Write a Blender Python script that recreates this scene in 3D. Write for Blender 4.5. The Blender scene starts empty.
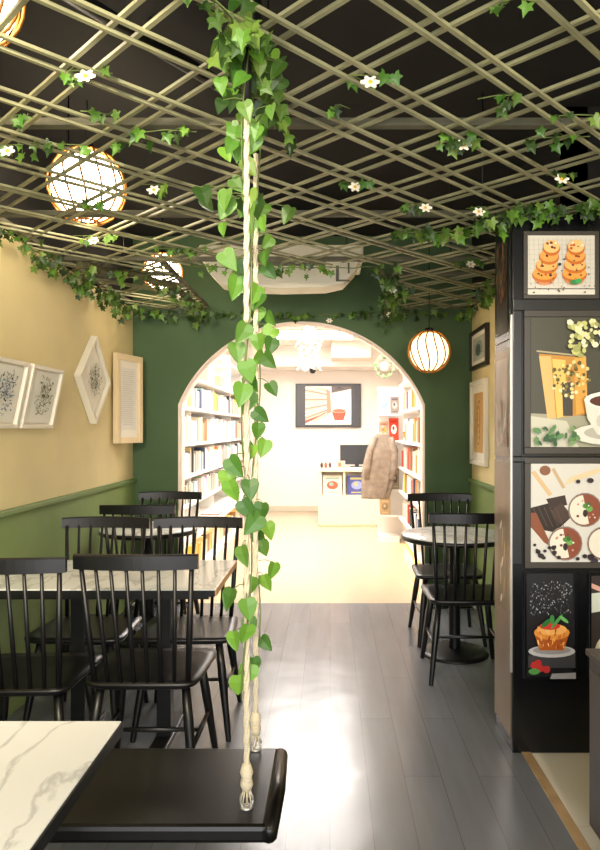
import bpy, bmesh, math, random
from mathutils import Vector, Matrix
PI = math.pi
C = bpy.context.scene.collection
rnd = random.Random(7)

# ---------------------------------------------------------------- materials
def lin(c):
    if isinstance(c, str):
        c = [int(c[i:i+2], 16) / 255 for i in (0, 2, 4)]
    return tuple((v / 12.92 if v <= .04045 else ((v + .055) / 1.055) ** 2.4) for v in c)

def mat(name, col, rough=.5, metal=0, emit=None, estr=0, noise=0, nscale=8, bump=0, bscale=40, coat=0, stretch=(1, 1, 1), spec=.5):
    m = bpy.data.materials.new(name); m.use_nodes = True
    nt = m.node_tree; b = nt.nodes['Principled BSDF']
    c = lin(col)
    b.inputs['Base Color'].default_value = (*c, 1)
    b.inputs['Roughness'].default_value = rough
    b.inputs['Metallic'].default_value = metal
    b.inputs['Specular IOR Level'].default_value = spec
    if coat: b.inputs['Coat Weight'].default_value = coat
    if emit:
        b.inputs['Emission Color'].default_value = (*lin(emit), 1)
        b.inputs['Emission Strength'].default_value = estr
    if noise or bump:
        tc = nt.nodes.new('ShaderNodeTexCoord'); mp = nt.nodes.new('ShaderNodeMapping')
        mp.inputs['Scale'].default_value = stretch
        nt.links.new(tc.outputs['Object'], mp.inputs[0])
    if noise:
        n = nt.nodes.new('ShaderNodeTexNoise'); n.inputs['Scale'].default_value = nscale; n.inputs['Detail'].default_value = 5
        nt.links.new(mp.outputs[0], n.inputs['Vector'])
        r = nt.nodes.new('ShaderNodeValToRGB')
        r.color_ramp.elements[0].position = .3; r.color_ramp.elements[1].position = .7
        r.color_ramp.elements[0].color = (*[v * (1 - noise) for v in c], 1)
        r.color_ramp.elements[1].color = (*[min(1, v * (1 + noise)) for v in c], 1)
        nt.links.new(n.outputs['Fac'], r.inputs[0]); nt.links.new(r.outputs[0], b.inputs['Base Color'])
    if bump:
        n2 = nt.nodes.new('ShaderNodeTexNoise'); n2.inputs['Scale'].default_value = bscale; n2.inputs['Detail'].default_value = 4
        nt.links.new(mp.outputs[0], n2.inputs['Vector'])
        bp = nt.nodes.new('ShaderNodeBump'); bp.inputs['Strength'].default_value = bump; bp.inputs['Distance'].default_value = .01
        nt.links.new(n2.outputs['Fac'], bp.inputs['Height']); nt.links.new(bp.outputs[0], b.inputs['Normal'])
    return m

def attr_mat(name, rough=.5, spec=.5, trans=0, emit=0):
    m = bpy.data.materials.new(name); m.use_nodes = True
    nt = m.node_tree; b = nt.nodes['Principled BSDF']
    a = nt.nodes.new('ShaderNodeVertexColor'); a.layer_name = 'Col'
    nt.links.new(a.outputs[0], b.inputs['Base Color'])
    b.inputs['Roughness'].default_value = rough; b.inputs['Specular IOR Level'].default_value = spec
    if trans:
        t = nt.nodes.new('ShaderNodeBsdfTranslucent'); mx = nt.nodes.new('ShaderNodeMixShader'); mx.inputs[0].default_value = trans
        nt.links.new(a.outputs[0], t.inputs[0]); nt.links.new(b.outputs[0], mx.inputs[1]); nt.links.new(t.outputs[0], mx.inputs[2])
        nt.links.new(mx.outputs[0], nt.nodes['Material Output'].inputs[0])
    if emit:
        nt.links.new(a.outputs[0], b.inputs['Emission Color']); b.inputs['Emission Strength'].default_value = emit
    return m

def marble():
    m = bpy.data.materials.new('white_marble'); m.use_nodes = True
    nt = m.node_tree; b = nt.nodes['Principled BSDF']
    tc = nt.nodes.new('ShaderNodeTexCoord'); mp = nt.nodes.new('ShaderNodeMapping')
    mp.inputs['Rotation'].default_value = (0, 0, .9); mp.inputs['Scale'].default_value = (3.2, 1.3, 1)
    nt.links.new(tc.outputs['Object'], mp.inputs[0])
    n = nt.nodes.new('ShaderNodeTexNoise'); n.inputs['Scale'].default_value = 2.2; n.inputs['Detail'].default_value = 7
    n.inputs['Distortion'].default_value = .6
    nt.links.new(mp.outputs[0], n.inputs['Vector'])
    r = nt.nodes.new('ShaderNodeValToRGB'); e = r.color_ramp.elements
    e[0].position = .475; e[0].color = (.80, .81, .79, 1)
    e[1].position = .53; e[1].color = (.80, .81, .79, 1)
    k = e.new(.5); k.color = (.55, .56, .55, 1)
    nt.links.new(n.outputs['Fac'], r.inputs[0]); nt.links.new(r.outputs[0], b.inputs['Base Color'])
    b.inputs['Roughness'].default_value = .22
    return m

def plank_floor():
    m = bpy.data.materials.new('grey_plank_floor'); m.use_nodes = True
    nt = m.node_tree; b = nt.nodes['Principled BSDF']
    tc = nt.nodes.new('ShaderNodeTexCoord'); mp = nt.nodes.new('ShaderNodeMapping')
    mp.inputs['Rotation'].default_value = (0, 0, PI / 2)
    nt.links.new(tc.outputs['Object'], mp.inputs[0])
    br = nt.nodes.new('ShaderNodeTexBrick'); br.inputs['Scale'].default_value = 1
    br.inputs['Brick Width'].default_value = 1.1; br.inputs['Row Height'].default_value = .15
    br.inputs['Mortar Size'].default_value = .0015; br.inputs['Mortar Smooth'].default_value = .3
    br.inputs['Color1'].default_value = (*lin('74767b'), 1); br.inputs['Color2'].default_value = (*lin('6b6e73'), 1)
    br.inputs['Mortar'].default_value = (*lin('565452'), 1)
    nt.links.new(mp.outputs[0], br.inputs['Vector'])
    m2 = nt.nodes.new('ShaderNodeMapping'); m2.inputs['Scale'].default_value = (7, .7, 1)
    nt.links.new(tc.outputs['Object'], m2.inputs[0])
    n = nt.nodes.new('ShaderNodeTexNoise'); n.inputs['Scale'].default_value = 2.5; n.inputs['Detail'].default_value = 6
    nt.links.new(m2.outputs[0], n.inputs['Vector'])
    mx = nt.nodes.new('ShaderNodeMix'); mx.data_type = 'RGBA'; mx.blend_type = 'MULTIPLY'; mx.inputs[0].default_value = .28
    nt.links.new(br.outputs[0], mx.inputs[6])
    r = nt.nodes.new('ShaderNodeValToRGB'); r.color_ramp.elements[0].position = .3; r.color_ramp.elements[1].position = .75
    r.color_ramp.elements[0].color = (.45, .43, .41, 1)
    nt.links.new(n.outputs['Fac'], r.inputs[0]); nt.links.new(r.outputs[0], mx.inputs[7])
    nt.links.new(mx.outputs[2], b.inputs['Base Color'])
    rr = nt.nodes.new('ShaderNodeMapRange'); rr.inputs['To Min'].default_value = .17; rr.inputs['To Max'].default_value = .3
    nt.links.new(n.outputs['Fac'], rr.inputs[0]); nt.links.new(rr.outputs[0], b.inputs['Roughness'])
    n3 = nt.nodes.new('ShaderNodeTexNoise'); n3.inputs['Scale'].default_value = 3
    nt.links.new(tc.outputs['Object'], n3.inputs['Vector'])
    bp = nt.nodes.new('ShaderNodeBump'); bp.inputs['Strength'].default_value = .25; bp.inputs['Distance'].default_value = .02
    nt.links.new(n3.outputs['Fac'], bp.inputs['Height']); nt.links.new(bp.outputs[0], b.inputs['Normal'])
    b.inputs['Specular IOR Level'].default_value = .6
    return m

def tile_floor(name, col, rough, size):
    m = bpy.data.materials.new(name); m.use_nodes = True
    nt = m.node_tree; b = nt.nodes['Principled BSDF']
    tc = nt.nodes.new('ShaderNodeTexCoord')
    br = nt.nodes.new('ShaderNodeTexBrick'); br.inputs['Scale'].default_value = 1; br.offset = 0
    br.inputs['Brick Width'].default_value = size; br.inputs['Row Height'].default_value = size
    br.inputs['Mortar Size'].default_value = .002
    c = lin(col)
    br.inputs['Color1'].default_value = (*c, 1); br.inputs['Color2'].default_value = (*[v * .96 for v in c], 1)
    br.inputs['Mortar'].default_value = (*[v * .82 for v in c], 1)
    nt.links.new(tc.outputs['Object'], br.inputs['Vector']); nt.links.new(br.outputs[0], b.inputs['Base Color'])
    b.inputs['Roughness'].default_value = rough
    return m

M = {}
M['cream'] = mat('cream_wall_paint', 'e0d09c', .75, noise=.07, nscale=1.6, bump=.15, bscale=6)
M['green'] = mat('dark_green_paint', '46603c', .7, noise=.10, nscale=2)
M['dado'] = mat('olive_green_dado', '7b9257', .6, noise=.14, nscale=1.8)
M['dado_trim'] = mat('olive_green_trim', '6d8650', .5)
M['ceil'] = mat('dark_ceiling', '120e0c', .9, noise=.4, nscale=3)
M['white'] = mat('white_paint', 'f1e9e0', .6)
M['warmwhite'] = mat('warm_white_paint', 'f4ebe2', .6)
M['jamb'] = mat('pink_white_jamb', 'ecdccf', .6)
M['shelf'] = mat('white_shelf', 'f2efe9', .45)
M['tile'] = tile_floor('cream_tile', 'd9d3c2', .35, .6)
M['shopfloor'] = tile_floor('beige_polished_tile', 'c4b398', .22, .8)
M['plank'] = plank_floor()
M['marble'] = marble()
M['black'] = mat('black_lacquered_wood', '0d0c0e', .36, noise=.25, nscale=10, stretch=(1, 8, 1))
M['blackmetal'] = mat('black_metal', '141416', .4, .3)
M['swing'] = mat('black_swing_board', '090807', .3, noise=.3, nscale=6, stretch=(14, 2, 2), spec=.3)
M['edge'] = mat('light_wood_edge', 'd3a56d', .5, noise=.1, nscale=20)
M['slat'] = mat('bamboo_slat', '8c8b6a', .45, noise=.28, nscale=7)
M['rail'] = mat('weathered_rail', '605e4c', .7, noise=.2, nscale=9)
M['rope'] = mat('cotton_rope', 'cfc3a6', .85, bump=.6, bscale=200)
M['leaf'] = attr_mat('ivy_leaf', .42, .5, .25)
M['stem'] = mat('vine_stem', '5b6b34', .7)
M['branch'] = mat('mossy_branch', '4c4a2c', .9, noise=.4, nscale=20, bump=.5)
M['petal'] = mat('cream_petal', 'f6f0dc', .6)
M['pistil'] = mat('yellow_centre', 'e0ad2c', .6)
M['glow'] = mat('glowing_globe', 'fff3d8', .6, emit='ffe0a4', estr=2.0)
M['glow_high'] = mat('bright_glowing_globe', 'fff3d8', .6, emit='fff0cf', estr=12)
M['rattan'] = mat('rattan_rib', 'a86a1c', .6, noise=.2, nscale=30)
M['cord'] = mat('black_cord', '101010', .7)
M['paint'] = attr_mat('printed_picture', .35, .4)
M['paintm'] = attr_mat('matte_print', .7, .3)
M['screen'] = attr_mat('lit_screen', .3, .4, emit=.55)
M['frame_w'] = mat('white_frame', 'e9e3d2', .5)
M['frame_n'] = mat('pale_wood_frame', 'e3cfa6', .5, noise=.08, nscale=20, stretch=(1, 1, .1))
M['frame_b'] = mat('dark_brown_frame', '2a201a', .4)
M['panel'] = mat('black_gloss_panel', '0c0d10', .22, noise=.2, nscale=3)
M['bar'] = mat('dark_grey_gloss_bar', '232526', .25, noise=.2, nscale=2)
M['bronze'] = mat('bronze_gloss_side', '75634d', .3, .2, noise=.35, nscale=4, stretch=(1, 1, .5))
M['counter'] = mat('dark_walnut', '2f2823', .35, noise=.2, nscale=6, stretch=(6, 1, 1))
M['strip'] = mat('tan_floor_strip', 'a0855f', .5, noise=.2, nscale=10)
M['ac'] = mat('ivory_plastic', 'ece6d2', .5)
M['acdark'] = mat('grey_vent', '6b6a5c', .6)
M['desk'] = mat('cream_laminate', 'f3e4c4', .4)
M['page'] = mat('paper_pages', 'eee8da', .8)
M['monitor'] = mat('black_monitor', '26282c', .35)
M['cloth'] = mat('taupe_cloth', '8d7f70', .9, noise=.25, nscale=14)
M['panel_light'] = mat('light_diffuser', 'ffffff', .5, emit='fffaf6', estr=18.5)
M['led'] = mat('warm_led', 'ffe2a0', .5, emit='ffc45e', estr=12)
M['alu'] = mat('aluminium', 'c4c4c0', .35, .8)
M['glassy'] = mat('frosted_shell', 'f4e6d8', .35)

# ---------------------------------------------------------------- helpers
def obj(name, bm, m, parent=None, smooth=False, loc=None):
    me = bpy.data.meshes.new(name)
    bmesh.ops.recalc_face_normals(bm, faces=bm.faces)
    bm.to_mesh(me); bm.free()
    for x in (m if isinstance(m, (list, tuple)) else [m]): me.materials.append(x)
    if smooth:
        for p in me.polygons: p.use_smooth = True
    o = bpy.data.objects.new(name, me); C.objects.link(o)
    if loc: o.location = loc
    if parent: o.parent = parent
    return o

def tag(o, label=None, cat=None, group=None, kind=None):
    if label: o['label'] = label
    if cat: o['category'] = cat
    if group: o['group'] = group
    if kind: o['kind'] = kind
    return o

def thing(name, label, cat, loc=(0, 0, 0), rz=0, group=None):
    o = bpy.data.objects.new(name, None); C.objects.link(o)
    o.empty_display_size = .1
    o.location = loc; o.rotation_euler = (0, 0, rz)
    return tag(o, label, cat, group)

def NB(): return bmesh.new()

def box(bm, x0, x1, y0, y1, z0, z1, bev=0, mi=0, mtx=None):
    vs = [bm.verts.new((x, y, z)) for x in (x0, x1) for y in (y0, y1) for z in (z0, z1)]
    idx = [(0, 1, 3, 2), (4, 6, 7, 5), (0, 4, 5, 1), (2, 3, 7, 6), (0, 2, 6, 4), (1, 5, 7, 3)]
    fs = [bm.faces.new([vs[i] for i in f]) for f in idx]
    for f in fs: f.material_index = mi
    if mtx is not None:
        for v in vs: v.co = mtx @ v.co
    if bev:
        es = list({e for f in fs for e in f.edges})
        r = bmesh.ops.bevel(bm, geom=es, offset=bev, segments=2, affect='EDGES', profile=.5)
        for f in r['faces']: f.material_index = mi
    return vs

def tube(bm, pts, rad, n=10, mi=0, caps=True):
    pts = [Vector(p) for p in pts]
    rs = rad if isinstance(rad, (list, tuple)) else [rad] * len(pts)
    rings = []
    up = Vector((0, 0, 1)); d0 = (pts[1] - pts[0]).normalized()
    if abs(d0.dot(up)) > .9: up = Vector((1, 0, 0))
    a = d0.cross(up).normalized()
    for i, p in enumerate(pts):
        if i == 0: d = pts[1] - p
        elif i == len(pts) - 1: d = p - pts[i - 1]
        else: d = pts[i + 1] - pts[i - 1]
        d.normalize()
        a = (a - d * a.dot(d)).normalized(); b = d.cross(a)
        rings.append([bm.verts.new(p + (a * math.cos(2 * PI * k / n) + b * math.sin(2 * PI * k / n)) * rs[i]) for k in range(n)])
    for r0, r1 in zip(rings, rings[1:]):
        for k in range(n):
            f = bm.faces.new((r0[k], r0[(k + 1) % n], r1[(k + 1) % n], r1[k])); f.material_index = mi; f.smooth = True
    if caps:
        for r in (rings[0], rings[-1]):
            f = bm.faces.new(r); f.material_index = mi

def lathe(bm, prof, c=(0, 0, 0), n=32, mi=0):
    c = Vector(c); rings = []
    for r, z in prof:
        if r < 1e-5: rings.append([bm.verts.new(c + Vector((0, 0, z)))])
        else: rings.append([bm.verts.new(c + Vector((r * math.cos(2 * PI * k / n), r * math.sin(2 * PI * k / n), z))) for k in range(n)])
    for a, b in zip(rings, rings[1:]):
        for k in range(n):
            k2 = (k + 1) % n
            if len(a) == 1 and len(b) == 1: continue
            if len(a) == 1: f = bm.faces.new((a[0], b[k], b[k2]))
            elif len(b) == 1: f = bm.faces.new((a[k], a[k2], b[0]))
            else: f = bm.faces.new((a[k], a[k2], b[k2], b[k]))
            f.material_index = mi; f.smooth = True

def prism(bm, pts, axis, a, b, mi=0):
    """outline pts (u,v) extruded along axis from a to b; axis 'y': (u,a,v); 'x': (a,u,v); 'z': (u,v,a)"""
    def P(u, v, w): return {'y': (u, w, v), 'x': (w, u, v), 'z': (u, v, w)}[axis]
    A = [bm.verts.new(P(u, v, a)) for u, v in pts]; B = [bm.verts.new(P(u, v, b)) for u, v in pts]
    n = len(pts)
    fs = [bm.faces.new(A), bm.faces.new(B)]
    for i in range(n): fs.append(bm.faces.new((A[i], A[(i + 1) % n], B[(i + 1) % n], B[i])))
    for f in fs: f.material_index = mi

def struct(name, bm, m, parent=None, smooth=False):
    o = obj(name, bm, m, parent, smooth)
    if not parent: o['kind'] = 'structure'
    return o

def copy_tree(o, parent=None):
    c = o.copy(); C.objects.link(c); c.parent = parent
    for ch in list(o.children): copy_tree(ch, c)
    return c

F = 680.0
def at(px, py, Y):   # photo pixel at depth Y -> world point
    return Vector(((px - 330) * Y / F, Y, 1.4 + (430 - py) * Y / F))

# ---------------------------------------------------------------- flat pictures
class Art:
    """a printed picture: coloured polygons, unit square coordinates (u right, v up)"""
    def __init__(s, w, h, bg):
        s.w, s.h = w, h; s.bm = NB(); s.cl = s.bm.loops.layers.float_color.new('Col'); s.k = 0
        s.poly([(0, 0), (1, 0), (1, 1), (0, 1)], bg)
    def poly(s, pts, col):
        s.k += 1; d = -.00012 * s.k
        pts = [(min(1, max(0, u)), min(1, max(0, v))) for u, v in pts]
        vs = [s.bm.verts.new(((u - .5) * s.w, d, (v - .5) * s.h)) for u, v in pts]
        try: f = s.bm.faces.new(vs)
        except ValueError: return
        c = (*lin(col), 1)
        for l in f.loops: l[s.cl] = c
    def ell(s, u, v, ru, rv, col, n=18, a0=0, a1=2 * PI, rot=0):
        pts = []
        for k in range(n + (0 if a1 - a0 > 6.2 else 1)):
            a = a0 + (a1 - a0) * k / n
            x, y = ru * math.cos(a), rv * math.sin(a)
            pts.append((u + x * math.cos(rot) - y * math.sin(rot), v + x * math.sin(rot) + y * math.cos(rot)))
        s.poly(pts, col)
    def line(s, u0, v0, u1, v1, t, col):
        du, dv = u1 - u0, v1 - v0; L = math.hypot(du, dv) or 1; a, b = -dv / L * t / 2, du / L * t / 2
        s.poly([(u0 + a, v0 + b), (u0 - a, v0 - b), (u1 - a, v1 - b), (u1 + a, v1 + b)], col)
    def dots(s, n, u0, u1, v0, v1, r, cols, seed=1, asp=1):
        q = random.Random(seed)
        for _ in range(n):
            rr = r * q.uniform(.5, 1.2)
            s.ell(q.uniform(u0, u1), q.uniform(v0, v1), rr, rr * asp, q.choice(cols), 6, rot=q.uniform(0, 3))
    def make(s, name, parent, m, loc=(0, 0, 0), rot=None):
        me = bpy.data.meshes.new(name); s.bm.to_mesh(me); s.bm.free(); me.materials.append(m)
        o = bpy.data.objects.new(name, me); C.objects.link(o); o.parent = parent; o.location = loc
        if rot: o.rotation_euler = rot
        return o

def frame_mesh(w, h, bw, d, back=True):
    """frame in the xz plane, front at y=-d, back at y=0"""
    bm = NB()
    for x0, x1, z0, z1 in ((-w/2, w/2, h/2-bw, h/2), (-w/2, w/2, -h/2, -h/2+bw), (-w/2, -w/2+bw, -h/2+bw, h/2-bw), (w/2-bw, w/2, -h/2+bw, h/2-bw)):
        box(bm, x0, x1, -d, 0, z0, z1, .002)
    if back: box(bm, -w/2+bw, w/2-bw, -d*.35, 0, -h/2+bw, h/2-bw)
    return bm

# ---------------------------------------------------------------- room
YW, XL, XR, GZ, CZ = 5.44, -1.577, 1.136, 2.36, 2.95
bm = NB(); box(bm, XL - .1, .83, -1.7, 5.50, -.1, 0); box(bm, .83, XR + .1, 2.95, 5.50, -.1, 0)
struct('floor', bm, M['plank'])
bm = NB(); box(bm, .87, 2.3, -1.7, 2.95, -.1, .0)
struct('floor_tile', bm, M['tile'])
bm = NB(); box(bm, .83, .87, -1.7, 2.95, -.1, .006, .002)
struct('trim_1', bm, M['strip'])
bm = NB(); box(bm, -1.85, 1.35, 5.50, 11.9, -.1, 0)
struct('floor_bookshop', bm, M['shopfloor'])
bm = NB(); box(bm, XL - .1, 2.3, -1.7, YW, CZ, CZ + .1)
struct('ceiling', bm, M['ceil'])
bm = NB(); box(bm, XL - .1, XL, -1.7, YW, 1.0, GZ + .01); struct('wall_left', bm, M['cream'])
bm = NB(); box(bm, XL - .1, XL, -1.7, YW, GZ + .01, CZ); struct('wall_left_upper', bm, M['ceil'])
bm = NB(); box(bm, XL - .1, XL + .012, -1.7, YW, 0, 1.0)
struct('wall_left_dado', bm, M['dado'])
bm = NB(); box(bm, XL, XL + .035, -1.7, YW, .985, 1.015, .006); struct('trim_2', bm, M['dado_trim'])
bm = NB(); box(bm, XR, XR + .1, 3.26, YW, 1.0, GZ + .01); struct('wall_right', bm, M['cream'])
bm = NB(); box(bm, XR, XR + .1, 3.26, YW, GZ + .01, CZ); struct('wall_right_upper', bm, M['ceil'])
bm = NB(); box(bm, XR - .012, XR + .1, 3.26, YW, 0, 1.0); struct('wall_right_dado', bm, M['dado'])
bm = NB(); box(bm, XR - .035, XR, 3.26, YW, .985, 1.015, .006); struct('trim_3', bm, M['dado_trim'])
bm = NB(); box(bm, XR, 2.3, 3.26, 3.36, 0, CZ); struct('wall_right_return', bm, M['ceil'])
bm = NB(); box(bm, 2.2, 2.3, -1.7, 3.26, 0, CZ); struct('wall_right_near', bm, M['cream'])
bm = NB(); box(bm, XL - .1, 2.3, -1.8, -1.7, 2.45, CZ); box(bm, XL - .1, 2.3, -1.8, -1.7, 0, .35)
struct('wall_front', bm, M['cream'])

# arch wall: a polygon ring, extruded
ax, ahw, R, cz, sz = -.228, .978, 1.057, 1.202, 1.60
arc = []
t0 = math.asin((sz - cz) / R)
N = 48
for k in range(N + 1):
    a = t0 + (PI - 2 * t0) * k / N
    arc.append((ax + R * math.cos(a) * ahw / (R * math.cos(t0)), cz + R * math.sin(a)))
def arch_wall(bm, y0, y1, mi_face=0, mi_jamb=1):
    xl, xr = XL - .1, XR + .1
    inner = [(ax + ahw, 0)] + arc + [(ax - ahw, 0)]
    # strips to the outside
    for i in range(len(inner) - 1):
        (u0, v0), (u1, v1) = inner[i], inner[i + 1]
        if i == 0: o0, o1 = (xr, 0), (xr, v1)
        elif i == len(inner) - 2: o0, o1 = (xl, v0), (xl, 0)
        else:
            o0, o1 = (u0, CZ), (u1, CZ)
        for yy in (y0, y1):
            vs = [bm.verts.new((p[0], yy, p[1])) for p in (inner[i], inner[i + 1], o1, o0)]
            f = bm.faces.new(vs); f.material_index = mi_face if yy == y0 else 1
        vs = [bm.verts.new((inner[i][0], y0, inner[i][1])), bm.verts.new((inner[i + 1][0], y0, inner[i + 1][1])),
              bm.verts.new((inner[i + 1][0], y1, inner[i + 1][1])), bm.verts.new((inner[i][0], y1, inner[i][1]))]
        f = bm.faces.new(vs); f.material_index = mi_jamb; f.smooth = True
    for (xa, xb) in ((ax + ahw, xr), (xl, ax - ahw)):
        for yy in (y0, y1):
            f = bm.faces.new([bm.verts.new((x, yy, z)) for x, z in ((xa, sz), (xb, sz), (xb, CZ), (xa, CZ))])
            f.material_index = mi_face if yy == y0 else 1
bm = NB(); arch_wall(bm, YW, YW + .2); bmesh.ops.remove_doubles(bm, verts=bm.verts, dist=1e-5)
struct('wall_back', bm, [M['green'], M['jamb']])
# arch trim: thin pale edge bead round the opening
bm = NB()
inner = [(ax + ahw, 0)] + arc + [(ax - ahw, 0)]
vsr = []
for i, (u, v) in enumerate(inner):
    dx, dz = (u - ax), (v - cz if v > sz - .01 else 0); L = math.hypot(dx, dz); dx /= L; dz /= L
    vsr.append([bm.verts.new((u + dx * a, yy, v + dz * a)) for a, yy in ((-.003, YW - .006), (.009, YW - .006), (.009, YW + .002), (-.003, YW + .002))])
for a, b in zip(vsr, vsr[1:]):
    for k in range(4): bm.faces.new((a[k], a[(k + 1) % 4], b[(k + 1) % 4], b[k]))
struct('trim_4', bm, M['jamb'])

# bookshop shell
BX0, BX1, BY1, BZ = -1.72, 1.18, 11.72, 2.75
bm = NB(); box(bm, BX0 - .1, BX0, 5.64, BY1, 0, BZ); struct('wall_bookshop_left', bm, M['white'])
bm = NB(); box(bm, BX1, BX1 + .1, 5.64, BY1, 0, BZ); struct('wall_bookshop_right', bm, M['white'])
bm = NB(); box(bm, BX0 - .1, BX1 + .1, BY1, BY1 + .1, 0, BZ); struct('wall_bookshop_back', bm, M['warmwhite'])
bm = NB(); box(bm, BX0 - .1, BX1 + .1, 5.64, BY1 + .1, BZ, BZ + .1); struct('ceiling_bookshop', bm, M['white'])
bm = NB(); box(bm, BX0, BX1, 10.9, BY1, 2.42, BZ, .004); struct('trim_5', bm, M['white'])
bm = NB(); box(bm, .02, .62, 10.3, 10.9, 2.5, BZ, .004); struct('trim_6', bm, M['jamb'])
bm = NB(); box(bm, BX0, BX1, BY1 - .015, BY1, 0, .09, .003); struct('baseboard_back', bm, mat('grey_beige_skirting', 'c9c3b0', .5))

# ---------------------------------------------------------------- ceiling trellis
tr = thing('ceiling_trellis', 'bamboo lattice of diagonal paired slats hung under the dark cafe ceiling', 'trellis', (0, 0, GZ))
RX0, RX1, RY0, RY1 = XL + .01, XR - .01, -.6, YW - .02
OX0, OX1, OY0 = -.97, .40, 3.95   # opening round the air conditioner
def clip_line(c, s):
    """line y = c + s*x inside the room rectangle -> list of (xa,xb) minus the opening"""
    xs = [RX0, RX1]
    lo, hi = RX0, RX1
    for yb in (RY0, RY1):
        xv = (yb - c) / s
        if (yb == RY0) == (s > 0): lo = max(lo, xv)
        else: hi = min(hi, xv)
    if lo >= hi: return []
    segs = [(lo, hi)]
    a, b = OX0, OX1
    xv = (OY0 - c) / s
    if s > 0: a = max(a, xv)
    else: b = min(b, xv)
    if a < b:
        out = []
        for p, q in segs:
            if q <= a or p >= b: out.append((p, q)); continue
            if p < a: out.append((p, a))
            if q > b: out.append((b, q))
        segs = out
    return [(p, q) for p, q in segs if q - p > .03]
def slat(bm, x0, y0, x1, y1, zc, w=.0125, h=.009):
    d = Vector((x1 - x0, y1 - y0, 0)); L = d.length; ang = math.atan2(d.y, d.x)
    mtx = Matrix.Translation(((x0 + x1) / 2, (y0 + y1) / 2, zc + rnd.uniform(-.004, .004))) @ Matrix.Rotation(ang + rnd.uniform(-.004, .004), 4, 'Z')
    box(bm, -L / 2, L / 2, -w / 2, w / 2, -h / 2, h / 2, 0, 0, mtx)
bmA, bmB = NB(), NB()
c = -3.0
P = .372
k = -8
while k < 20:
    for off in (-.04, .04):
        cc = 1.382 + k * P + off + rnd.uniform(-.012, .012)
        for p, q in clip_line(cc, 1.0): slat(bmA, p, cc + p, q, cc + q, 0)
        ss = 1.155 + k * .365 + off * 1.1 + rnd.uniform(-.012, .012)
        for p, q in clip_line(ss, -1.0): slat(bmB, p, ss - p, q, ss - q, .011)
    k += 1
obj('slat_layer', bmA, M['slat'], tr); obj('slat_layer', bmB, M['slat'], tr)
for (x0, x1, y0, y1) in ((RX0, RX1, 2.18, 2.215), (RX0, RX1, 3.1, 3.135), (RX0, OX0, 4.3, 4.33), (OX1, RX1, 4.3, 4.33),
                         (RX0, RX1, 3.925, 3.955), (OX0 - .03, OX0, 3.955, 5.42), (OX1, OX1 + .03, 3.955, 5.42), (RX0, RX0 + .03, -.6, 5.42), (RX1 - .03, RX1, 3.27, 5.42)):
    bm = NB(); box(bm, x0, x1, y0, y1, .018, .043, .003); obj('cross_rail', bm, M['rail'], tr)
for (x, y) in ((-1.2, 2.2), (.9, 2.2), (-1.2, 3.12), (.7, 3.12), (-1.2, 3.94), (.7, 3.94), (-.2, 2.2)):
    bm = NB(); tube(bm, [(x, y, .03), (x, y, CZ - GZ)], .004, 6); obj('hanger_rod', bm, M['blackmetal'], tr)
# black duct / beam above
t = thing('ceiling_pipe', 'dark round pipe running diagonally above the trellis at left', 'pipe', (0, 0, 0))
bm = NB(); tube(bm, [(-1.6, 1.2, 2.86), (-.45, 2.9, 2.86)], .03, 12); obj('pipe_body', bm, M['blackmetal'], t, True)
for q in (.2, .8):
    bm = NB(); x, y = -1.6 + 1.15 * q, 1.2 + 1.7 * q
    lathe(bm, [(.036, -.012), (.036, .012)], (0, 0, 0), 16); tube(bm, [(0, 0, .03), (0, 0, .09)], .004, 6)
    obj('bracket', bm, M['blackmetal'], t, loc=(x, y, 2.86))

# ---------------------------------------------------------------- lanterns
def lantern(r, loc, label, ribs=14, top=CZ, gm='glow'):
    t = thing('pendant_lamp', label, 'lamp', loc)
    bm = NB(); n = 16
    lathe(bm, [(r * .9 * math.sin(PI * k / n), -r * .9 * math.cos(PI * k / n)) for k in range(n + 1)], n=32)
    obj('lamp_globe', bm, M[gm], t, True)
    for k in range(ribs):
        a = 2 * PI * k / ribs; bm = NB(); pts = []
        for j in range(13):
            b = PI * (.08 + .84 * j / 12); q = a + .10 * math.sin(j * .55)
            pts.append((r * math.sin(b) * math.cos(q), r * math.sin(b) * math.sin(q), -r * math.cos(b)))
        tube(bm, pts, .0052, 6); obj('rib', bm, M['rattan'], t, True)
    for z0 in (-.93, .93):
        bm = NB(); rr = r * .3
        tube(bm, [(rr * math.cos(a * PI / 8), rr * math.sin(a * PI / 8), z0 * r) for a in range(17)], .005, 6); obj('ring', bm, M['rattan'], t, True)
    bm = NB(); lathe(bm, [(0, r * 1.12), (.03, r * 1.1), (.032, r * .93), (0, r * .93)], n=20); obj('lamp_cap', bm, M['blackmetal'], t, True)
    bm = NB(); tube(bm, [(0, 0, r * 1.1), (0, 0, top - loc[2])], .003, 6); obj('cord', bm, M['cord'], t)
    return t
lantern(.178, (-1.143, 3.2, 2.545), 'largest glowing round rattan lantern above the trellis at left', gm='glow_high')
lantern(.14, (-1.185, 4.82, 2.515), 'small glowing rattan lantern above the trellis near the green wall corner', gm='glow_high')
lantern(.15, (.70, 4.80, 1.953), 'rattan lantern with amber ribs hanging below the trellis right of the arch')
lantern(.15, (-1.0, 1.86, 2.60), 'rattan lantern cut off by the top left corner of the photo', gm='glow_high')

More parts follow.
